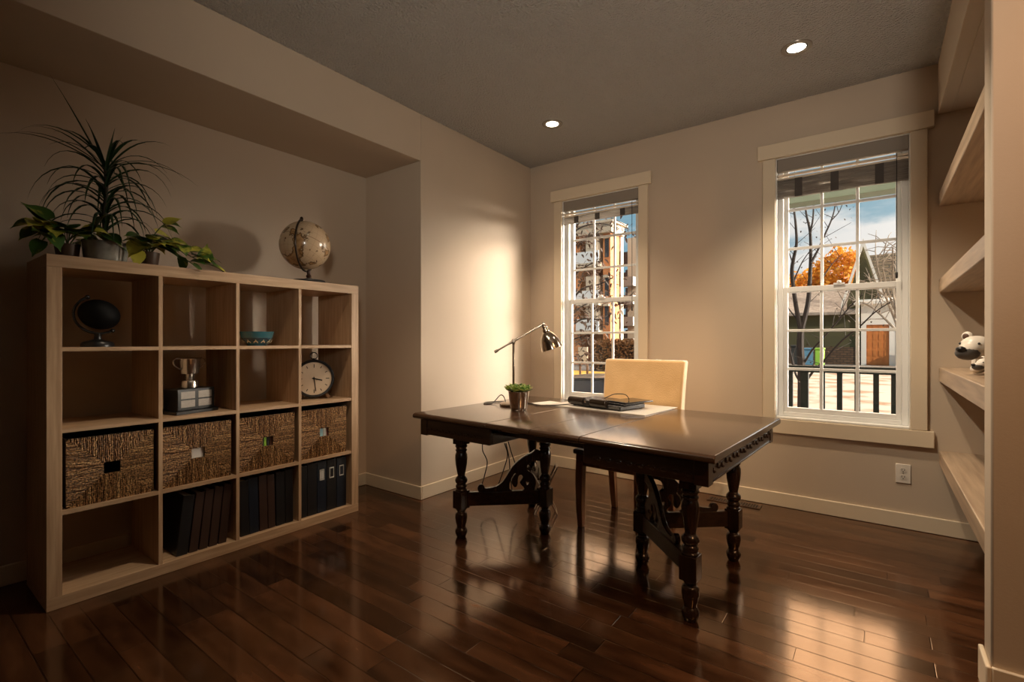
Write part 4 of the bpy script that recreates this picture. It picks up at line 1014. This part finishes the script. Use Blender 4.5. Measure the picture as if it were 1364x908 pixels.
# house with garage
YH = 32.0
OLIVE = mat('olive_siding', (.075, .070, .032), .8, var=.15, vscale=1.5, stretch=(.4, .4, 9)); PALEROOF = mat('pale_roof', (.36, .30, .25), .9, var=.3, vscale=6)
SHING = brick_mat('brown_shingles', (.11, .085, .045), (.16, .12, .07), (.03, .025, .018), 1.0, .5, .22, .03)
STONE = brick_mat('dark_brick', (.10, .055, .03), (.16, .09, .05), (.05, .035, .025), 1.6, .5, .2, .04)
WHT = mat('white_paint', (.80, .76, .70), .6)
ORD = mat('orange_cedar_door', (.55, .19, .045), .5, var=.12, vscale=3)
def house():
    p = at(1147, 486, YH); hx = p.x; z0 = G0
    t = T('house', 'olive sided house with steep gable and attached orange door garage', 'house', (hx, YH, z0))
    def loc(x, y, Y=YH):
        q = at(x, y, Y); return q.x-hx, q.z-z0
    # low wing on the left
    x0, ze = loc(1020, 416); _, zb = loc(1100, 462); xl = x0-3
    bx('wing_wall', OLIVE, t, xl, 0, .25, 6, zb, ze); bx('brick_base', STONE, t, xl, 0, .15, 6, 0, zb)
    _, zr = loc(1060, 383)
    MB().prism([(xl-.4, -.35, ze-.10), (xl-.4, 3.2, zr), (xl-.4, 6.4, ze-.10), (xl-.4, 6.4, ze-.25), (xl-.4, -.35, ze-.25)], (-xl+.3, 0, 0)).build('wing_roof', PALEROOF, t)
    # steep gable
    xa, za = loc(1150, 321); xg0, zg = loc(1128, 404); xg1 = 2*xa-xg0
    MB().prism([(xg0, .05, ze), (xg1, .05, ze), (xg1, .05, zg), (xa, .05, za-.1), (xg0, .05, zg)], (0, .2, 0)).build('gable_wall', OLIVE, t)
    for s, xe in ((-1, xg0-.25), (1, xg1+.25)):
        m = MB(); m.prism([(xa, -.25, za+.12), (xa, -.25, za-.28), (xe, -.25, zg-.45), (xe, -.25, zg-.05)], (0, .2, 0)); m.build('gable_trim', WHT, t)
    # big shingle roof to the right, ridge level with the gable top
    xr = loc(1230, 400)[0]
    MB().prism([(xa+.05, .3, zg-.1), (xa+.05, 5.2, za-.05), (xa+.05, 9.5, zg-.1)], (xr-xa, 0, 0)).build('shingle_roof', SHING, t)
    bx('rear_wall', OLIVE, t, .05, xr-.2, 4.0, 6, 0, zg+.5)
    # garage
    x1, zt = loc(1193, 401); _, ztl = loc(1147, 408)
    xd0, zd = loc(1154, 432.5); xd1, _ = loc(1184.5, 433)
    m = MB(); m.box(0, xd0, -.05, .25, 0, zt); m.box(xd1, x1, -.05, .25, 0, zt); m.box(xd0, xd1, -.05, .25, zd, zt); m.build('garage_wall', WHT, t)
    d = MB(); d.box(xd0, xd1, .06, .14, 0, zd)
    nr, nc = 5, 4; w_ = (xd1-xd0)/nc; h_ = zd/nr
    for i in range(nr):
        for k in range(nc): d.box(xd0+k*w_+.05, xd0+(k+1)*w_-.05, .03, .06, i*h_+.06, (i+1)*h_-.06)
    gd = d.build('garage_door', ORD, t)
    bx('door_recess', BLACKM, t, xd0, xd1, .15, .2, 0, zd)
    MB().prism([(-.3, -.5, zt-.12), (-.3, -.5, zt+.03), (-.3, .3, zt+.22), (-.3, .3, zt-.12)], (x1+.6, 0, 0)).build('garage_eave', WHT, t)
    bx('downpipe', DARKG, t, x1+.05, x1+.22, -.1, .1, 0, zt)
    bx('garden_wall', STONE, t, x1+.3, x1+4, -1, -.5, 0, loc(1195, 464)[1]); bx('wall_coping', WHT, t, x1+.25, x1+4.05, -1.05, -.45, loc(1195, 464)[1], loc(1195, 464)[1]+.08)
house()
def wheelie(label, x, y0, y1, col, wpx):
    Y = 29; p = at(x, y1, Y); w_ = wpx*Y/1.15/FPX; h_ = at(x, y0, Y).z-G0
    t = T('wheelie_bin', label, 'bin', (p.x, Y, G0), 0, 'wheeled bins by the house'); c = mat('bin_'+label[:5], col, .5)
    MB().prism([(-w_*.42, -w_*.4, .06), (w_*.42, -w_*.4, .06), (w_*.42, w_*.4, .06), (-w_*.42, w_*.4, .06)], (0, 0, h_*.86-.06)).build('bin_body', c, t, bevel=.03)
    MB().box(-w_*.48, w_*.48, -w_*.5, w_*.46, h_*.86, h_*.96).build('lid', c, t, bevel=.03)
    for s in (-1, 1): MB().lathe([(.10, -.03), (.10, .03)], 16, Matrix.Translation((s*w_*.36, w_*.36, .10)) @ Matrix.Rotation(R(90), 4, 'Y')).build('wheel', BLACKM, t)
wheelie('black wheeled bin left of the bare tree trunk', 1060, 458, 484, (.02, .025, .025), 11)
wheelie('blue wheeled bin right of the bare tree trunk', 1076, 462, 485, (.10, .26, .40), 14)
wheelie('bright green wheeled bin beside the blue one', 1092, 462, 485, (.28, .55, .06), 12)
# twiggy tree in front of the shingle roof
YT2 = 26
t = T('twiggy_tree', 'pale twiggy tree in front of the shingle roof', 'tree', (at(1196, 486, YT2).x, YT2, G0)); off = -Vector(t.location); m = MB(); rnd = random.Random(8)
def br2(px, r0, r1):
    pts = spline([at(x, y, YT2+rnd.uniform(-.3, .3))+off for x, y in px], 3); k = len(pts); m.tube(pts, [r0+(r1-r0)*i/(k-1) for i in range(k)], 6); return pts
B2 = [br2([(1197, 487), (1196, 440), (1193, 410), (1190, 380), (1189, 330)], .11, .03), br2([(1194, 430), (1180, 395), (1170, 362), (1166, 335)], .06, .02), br2([(1193, 415), (1182, 385), (1176, 350), (1180, 325)], .05, .02), br2([(1190, 385), (1196, 350), (1198, 325)], .04, .02), br2([(1194, 440), (1172, 418), (1155, 405), (1140, 402)], .05, .02), br2([(1180, 395), (1168, 385), (1158, 378)], .03, .012)]
for pts in B2:
    for k in range(2, len(pts)):
        for _ in range(2):
            d = Vector((rnd.uniform(-1, 1), rnd.uniform(-.4, .4), rnd.uniform(-.2, 1))).normalized()*rnd.uniform(.4, 1.1); m.tube([pts[k], pts[k]+d*.5+Vector((0, 0, .1)), pts[k]+d], [.018, .014, .008], 4)
m.build('trunk', BARKP, t, smooth=True)

# apartment building seen through the left window
YA = 41.0
BRK = brick_mat('orange_brick', (.50, .17, .05), (.60, .23, .08), (.45, .24, .13), 2.2, .5, .2, .02)
CREAM = mat('cream_stucco', (.52, .44, .34), .8); DKW = mat('dark_window', (.03, .03, .035), .15); RECESS = mat('brown_recess', (.20, .075, .03), .8)
def apartments():
    p = at(770, 480, YA); t = T('apartment_building', 'brick and cream apartment building with balconies beyond the street', 'building', (p.x, YA, G1)); hx = p.x
    def L3(x, y, Y): q = at(x, y, Y); return q.x-hx, q.z-G1
    zt = L3(770, 316, YA)[1]; xA0 = L3(735, 400, YA)[0]; xA1 = L3(804, 400, YA)[0]; xB = L3(813, 400, YA)[0]
    bx('brick_block', RECESS, t, xA0, xA1, 1.4, 2, 0, zt)
    bx('brick_pier', BRK, t, xA1-.05, xB, 0, 2, 0, zt); bx('brick_pier', BRK, t, xA0, L3(773, 400, YA)[0], 0, 1.4, 0, zt)
    bx('cornice', CREAM, t, xA0, xB+.35, -.5, 2.3, zt, L3(790, 301, YA)[1]); bx('cornice_lip', CREAM, t, xA0, xB+.6, -.8, 2.5, L3(790, 301, YA)[1], L3(790, 301, YA)[1]+.22)
    for k, yy in enumerate((352, 403, 440)):
        z = L3(785, yy, YA)[1]; xa, xb = L3(773, yy, YA)[0], xA1-.06
        b = bx('balcony', CREAM, t, xa, xb, -.9, 1.4, z-.35, z)
        MB().box(xa, xb, -.88, -.82, z, z+1.05).build('balustrade', mat('pale_panel', (.70, .72, .74), .4), b)
        bx('window', DKW, t, xa+1.0, xb-1.2, 1.36, 1.42, z+.2, z+2.3)
        bx('column', CREAM, t, xb-1.5, xb-.4, -.5, 1.3, z, z+2.4)
        w_ = bx('window', DKW, t, xA1+.15, xB-.15, -.05, .02, z+.5, z+2.2)
        bx('window_hood', CREAM, w_, xA1+.05, xB-.05, -.25, 0, z+2.2, z+2.45)
    # cream blocks stepping back to the right
    YB_ = YA+2; x0, x1 = xB+.02, L3(827, 400, YB_)[0]; z2 = L3(818, 313, YB_)[1]
    bx('cream_block', CREAM, t, x0, x1, 2, 2.6, 0, z2)
    Yc = YA+6; x2 = L3(836, 400, Yc)[0]; z3 = L3(830, 318, Yc)[1]; bx('cream_block', CREAM, t, x1, x2, 6, 6.8, 0, z3)
    Yd = YA+10; x3 = L3(875, 400, Yd)[0]; z4 = L3(845, 354, Yd)[1]; bx('cream_block', CREAM, t, x2, x3, 10, 11, 0, z4); bx('roof_edge', mat('tan_edge', (.45, .33, .2), .7), t, x2, x3+.3, 9.6, 11.3, z4, z4+.3)
    for yy in (345, 372, 402, 428, 452):
        for xx, Y, w2 in ((816.5, YB_, 1.6), (822, YB_, 1.2), (830, Yc, 1.6)):
            x, z = L3(xx, yy, Y); bx('window', DKW, t, x-w2*.3, x+w2*.3, Y-YA-.04, Y-YA+.02, z-.7, z+.7)
    for yy in (368, 392, 420, 448):
        for xx in (838, 843, 848, 853):
            x, z = L3(xx, yy, Yd); bx('window', DKW, t, x-.42, x+.42, 9.96, 10.02, z-.95, z+.75)
        x, z = L3(834, yy, Yc); 
        bx('balcony', mat('grey_panel', (.30, .27, .24), .6), t, x-1.0, x+1.2, 4.9, 6, z-1.1, z-.2)
apartments()
# leafy dark tree between
YL = 17
t = T('copper_leaved_tree', 'dark copper leaved tree in front of the apartment building', 'tree', (at(752, 480, YL).x, YL, G1)); off = -Vector(t.location); m = MB(); rnd = random.Random(31)
def br3(px, r0, r1):
    pts = spline([at(x, y, YL+rnd.uniform(-.4, .4))+off for x, y in px], 4); k = len(pts); m.tube(pts, [r0+(r1-r0)*i/(k-1) for i in range(k)], 6); return pts
B3 = [br3([(750, 515), (751, 470), (753, 430), (755, 380), (757, 330), (760, 270)], .14, .04), br3([(753, 440), (775, 425), (800, 425), (815, 415)], .05, .012), br3([(754, 410), (775, 385), (800, 378), (822, 366)], .05, .012), br3([(755, 380), (770, 362), (790, 350), (802, 348)], .04, .01),
      br3([(756, 350), (768, 325), (785, 318), (800, 306)], .035, .01), br3([(757, 320), (770, 305), (790, 298), (812, 300), (825, 312)], .035, .008), br3([(753, 430), (772, 410), (800, 398), (830, 400), (845, 388)], .04, .01), br3([(752, 455), (775, 448), (795, 440)], .03, .01), br3([(758, 310), (790, 285), (830, 298), (838, 312)], .03, .008), br3([(752, 470), (770, 475), (782, 470)], .03, .01)]
m.build('trunk', BARK, t, smooth=True); m = MB()
for j, pts in enumerate(B3):
    if j == 0: continue
    for k in range(3, len(pts)):
        dens = 10 if k < len(pts)-3 else 6
        if j in (5, 8): dens = 4
        for _ in range(dens):
            p = pts[k]+Vector((rnd.gauss(0, .22), rnd.gauss(0, .3), rnd.gauss(-.05, .20))); m.leaf(p, (rnd.uniform(-1, 1), rnd.uniform(-.6, .6), rnd.uniform(-1, .3)), (0, -.5, 1), rnd.uniform(.16, .26), rnd.uniform(.035, .055), .4, .2, 3)
m.build('foliage', island_mat('copper_leaf', [(.035, .016, .010), (.07, .03, .015), (.025, .018, .014)], .6, .1), t)
# hedge, sign, car
YG = 34
a_ = at(793, 470, YG); c_ = at(870, 470, YG); top_ = at(820, 454, YG).z
t = T('clipped_hedge', 'russet clipped hedge in front of the apartment building', 'hedge', (a_.x, YG, G1)); m = MB(); rnd = random.Random(2); hw = c_.x-a_.x
MB().box(.15, hw-.15, -.5, .6, 0, top_-G1-.3).build('stems', BARK, t)
for _ in range(4200):
    m.leaf((rnd.uniform(0, hw), rnd.uniform(-.75, .8), rnd.uniform(0, top_-G1+.1*math.sin(rnd.random()*9))), (rnd.uniform(-1, 1), rnd.uniform(-1, .3), rnd.uniform(-.5, 1)), (0, -1, .5), .20, .07, .3, .2, 2)
m.build('foliage', island_mat('russet_leaf', [(.12, .05, .015), (.20, .09, .03), (.07, .035, .012)], .8), t)
YSg = 27; p0, p1 = at(770.5, 462, YSg), at(782.5, 481, YSg)
t = T('sign_board', 'blank pale sign board on posts by the street', 'sign', ((p0.x+p1.x)/2, YSg, G1)); w_ = (p1.x-p0.x)/2
bx('panel', CREAM, t, -w_, w_, -.06, .06, p1.z-G1, p0.z-G1, .01)
for s in (-1, 1): bx('post', mat('post_brown', (.12, .06, .03), .7), t, s*w_*.8-.05, s*w_*.8+.05, .06, .16, 0, p0.z-G1)
# parked car
CARB = mat('black_car_paint', (.006, .007, .008), .3, spec=.3)
cp = at(790, 510, 10.0)
t = T('parked_car', 'black car parked on the street below the left window', 'car', (cp.x, 10.4, G1), R(-4))
prof = [(-2.25, .30), (-2.28, .62), (-2.18, .86), (-1.45, .95), (-.75, 1.40), (.55, 1.45), (1.35, 1.02), (2.0, .92), (2.25, .72), (2.27, .34)]
MB().prism([(x, -.86, z) for x, z in prof], (0, 1.72, 0)).build('car_body', CARB, t, bevel=.10, seg=4)
m = MB()
for y in (-.868, .853): m.prism([(-1.25, y, .98), (-.68, y, 1.33), (.50, y, 1.37), (1.12, y, 1.02)], (0, .015, 0))
m.build('side_window', DKW, t)
for x in (-1.40, 1.42):
    for y in (-.80, .80): MB().lathe([(.20, -.11), (.32, -.11), (.335, -.08), (.335, .08), (.32, .11), (.20, .11)], 28, Matrix.Translation((x, y, .336)) @ Matrix.Rotation(R(90), 4, 'X')).build('wheel', BLACKM, t, smooth=True)
for x, s in ((-2.24, -1), (2.2, 1)):
    for y in (-.62, .62): MB().box(x-.05, x+.05, y-.16, y+.16, .62, .74).build('lamp', mat('car_lamp', (.5, .2, .12) if s < 0 else (.7, .7, .7), .2), t, bevel=.02)

# ------------------------------------------------------------------ light
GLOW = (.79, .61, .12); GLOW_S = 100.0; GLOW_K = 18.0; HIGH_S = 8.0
def world():
    w_ = bpy.data.worlds.new('sky'); scn.world = w_; w_.use_nodes = True
    N, L = w_.node_tree.nodes, w_.node_tree.links; bg = N['Background']
    tc = N.new('ShaderNodeTexCoord'); d = N.new('ShaderNodeVectorMath'); d.operation = 'NORMALIZE'; L.new(tc.outputs['Generated'], d.inputs[0])
    sp = N.new('ShaderNodeSeparateXYZ'); L.new(d.outputs[0], sp.inputs[0])
    g = N.new('ShaderNodeValToRGB'); L.new(sp.outputs[2], g.inputs[0])
    e = g.color_ramp.elements; e[0].position = 0; e[0].color = (.44, .60, .66, 1); e[1].position = .5; e[1].color = (.20, .38, .52, 1)
    x = e.new(.12); x.color = (.27, .48, .58, 1)
    mp = N.new('ShaderNodeMapping'); mp.inputs['Scale'].default_value = (3.2, 3.2, 9); mp.inputs['Location'].default_value = (.35, .2, .4); L.new(d.outputs[0], mp.inputs[0])
    n = N.new('ShaderNodeTexNoise'); n.inputs['Scale'].default_value = 1.3; n.inputs['Detail'].default_value = 7; n.inputs['Roughness'].default_value = .55; L.new(mp.outputs[0], n.inputs['Vector'])
    cr = N.new('ShaderNodeMapRange'); cr.interpolation_type = 'SMOOTHSTEP'; L.new(n.outputs[0], cr.inputs[0]); cr.inputs[1].default_value = .48; cr.inputs[2].default_value = .64
    mx = N.new('ShaderNodeMix'); mx.data_type = 'RGBA'; L.new(cr.outputs[0], mx.inputs[0]); L.new(g.outputs[0], mx.inputs[6]); mx.inputs[7].default_value = (.95, .93, .89, 1)
    # bright lobe added to unseen sky right of both windows, lighting the room
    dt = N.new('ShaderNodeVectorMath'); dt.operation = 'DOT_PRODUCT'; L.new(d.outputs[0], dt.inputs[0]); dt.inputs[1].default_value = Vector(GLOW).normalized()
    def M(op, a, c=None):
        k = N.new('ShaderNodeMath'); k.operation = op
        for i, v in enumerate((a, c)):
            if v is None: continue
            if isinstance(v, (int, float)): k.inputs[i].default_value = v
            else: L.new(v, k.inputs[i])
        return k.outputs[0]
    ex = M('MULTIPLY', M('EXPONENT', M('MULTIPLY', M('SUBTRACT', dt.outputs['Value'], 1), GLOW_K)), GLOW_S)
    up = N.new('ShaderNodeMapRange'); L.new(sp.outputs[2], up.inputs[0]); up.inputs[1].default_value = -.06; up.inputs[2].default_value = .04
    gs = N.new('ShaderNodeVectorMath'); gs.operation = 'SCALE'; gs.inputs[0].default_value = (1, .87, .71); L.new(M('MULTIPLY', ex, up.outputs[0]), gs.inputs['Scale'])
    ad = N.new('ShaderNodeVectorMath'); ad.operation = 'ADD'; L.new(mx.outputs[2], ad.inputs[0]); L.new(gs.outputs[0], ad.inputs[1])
    # warm bright lobe added high in the unseen sky, for the floor reflections
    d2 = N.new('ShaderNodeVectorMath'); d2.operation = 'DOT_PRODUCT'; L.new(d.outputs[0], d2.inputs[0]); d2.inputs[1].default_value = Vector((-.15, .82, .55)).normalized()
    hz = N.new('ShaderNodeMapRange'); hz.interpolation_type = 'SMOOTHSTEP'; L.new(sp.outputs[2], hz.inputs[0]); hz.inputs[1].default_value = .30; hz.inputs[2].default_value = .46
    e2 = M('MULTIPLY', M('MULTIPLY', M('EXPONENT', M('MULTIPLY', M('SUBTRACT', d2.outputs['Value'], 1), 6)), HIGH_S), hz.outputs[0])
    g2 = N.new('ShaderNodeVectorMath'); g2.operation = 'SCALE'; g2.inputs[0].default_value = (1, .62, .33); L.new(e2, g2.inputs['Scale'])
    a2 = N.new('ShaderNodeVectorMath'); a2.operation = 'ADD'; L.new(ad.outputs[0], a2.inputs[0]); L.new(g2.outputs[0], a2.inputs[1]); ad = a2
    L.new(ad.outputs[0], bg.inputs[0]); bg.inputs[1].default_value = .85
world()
s = bpy.data.lights.new('sun', 'SUN'); s.energy = 2.6; s.angle = R(1.5); s.color = (1, .86, .68)
so = bpy.data.objects.new('sun', s); link(so); so.rotation_euler = Vector((-.86, .50, -.52)).to_track_quat('-Z', 'Y').to_euler()
for nm, X in (('portal_1', W1), ('portal_2', W2)):
    l = bpy.data.lights.new(nm, 'AREA'); l.shape = 'RECTANGLE'; l.size = X[1]-X[0]; l.size_y = WZ[1]-WZ[0]; l.cycles.is_portal = True
    o = bpy.data.objects.new(nm, l); o.location = ((X[0]+X[1])/2, YW+.155, (WZ[0]+WZ[1])/2); o.rotation_euler = (R(-90), 0, 0); link(o)
def spot(x, y, e, size=95, blend=.7, col=(1, .79, .56)):
    l = bpy.data.lights.new('downlight_lamp', 'SPOT'); l.energy = e; l.spot_size = R(size); l.spot_blend = blend; l.color = col; l.shadow_soft_size = .045
    o = bpy.data.objects.new('downlight_lamp', l); o.location = (x, y, CZ-.03); link(o)
for (x, y), e in zip(DL, (58, 90)): spot(x, y, e)
spot(-1.80, 1.35, 60); spot(-.356, 1.35, 38)  # unseen second row of ceiling spots, added to light the room
def aimed(nm, p, q, e, size, col, blend=.8, r=.06):
    l = bpy.data.lights.new(nm, 'SPOT'); l.energy = e; l.spot_size = R(size); l.spot_blend = blend; l.color = col; l.shadow_soft_size = r
    o = bpy.data.objects.new(nm, l); o.location = p; o.rotation_euler = (Vector(q)-Vector(p)).to_track_quat('-Z', 'Y').to_euler(); link(o)
aimed('added_wall_fill', (1.35, .70, 2.68), (.35, 2.118, .85), 78, 95, (1, .50, .21))  # added warm fill with no fixture, brightens the partition face
aimed('added_chair_fill', (-1.15, 1.10, 2.70), (-1.22, 3.05, .85), 75, 40, (1, .74, .46), .9, .05)  # added fill from out of view, brightens the chair back
aimed('added_shelf_fill', (-.90, 2.13, 2.70), (.30, 2.75, 1.15), 95, 60, (1, .84, .64), .7, .04)  # added spot just out of view, whitens the alcove shelf fronts
aimed('added_uplight', (.5, -.5, 1.75), (-.95, 1.9, 2.74), 150, 92, (1, .90, .76), 1.0, .15)  # added light behind the camera, lifts the ceiling; no lamp modelled

vs = scn.view_settings
vs.view_transform = 'Standard'; vs.look = 'None'; vs.gamma = 1; vs.use_curve_mapping = False; vs.exposure = .12
scn.display_settings.display_device = 'sRGB'
cy = scn.cycles
cy.max_bounces = 8; cy.diffuse_bounces = 5; cy.glossy_bounces = 4; cy.transmission_bounces = 6; cy.transparent_max_bounces = 16
cy.sample_clamp_indirect = 6; cy.use_denoising = True
try: cy.caustics_reflective = False; cy.caustics_refractive = False
except Exception: pass
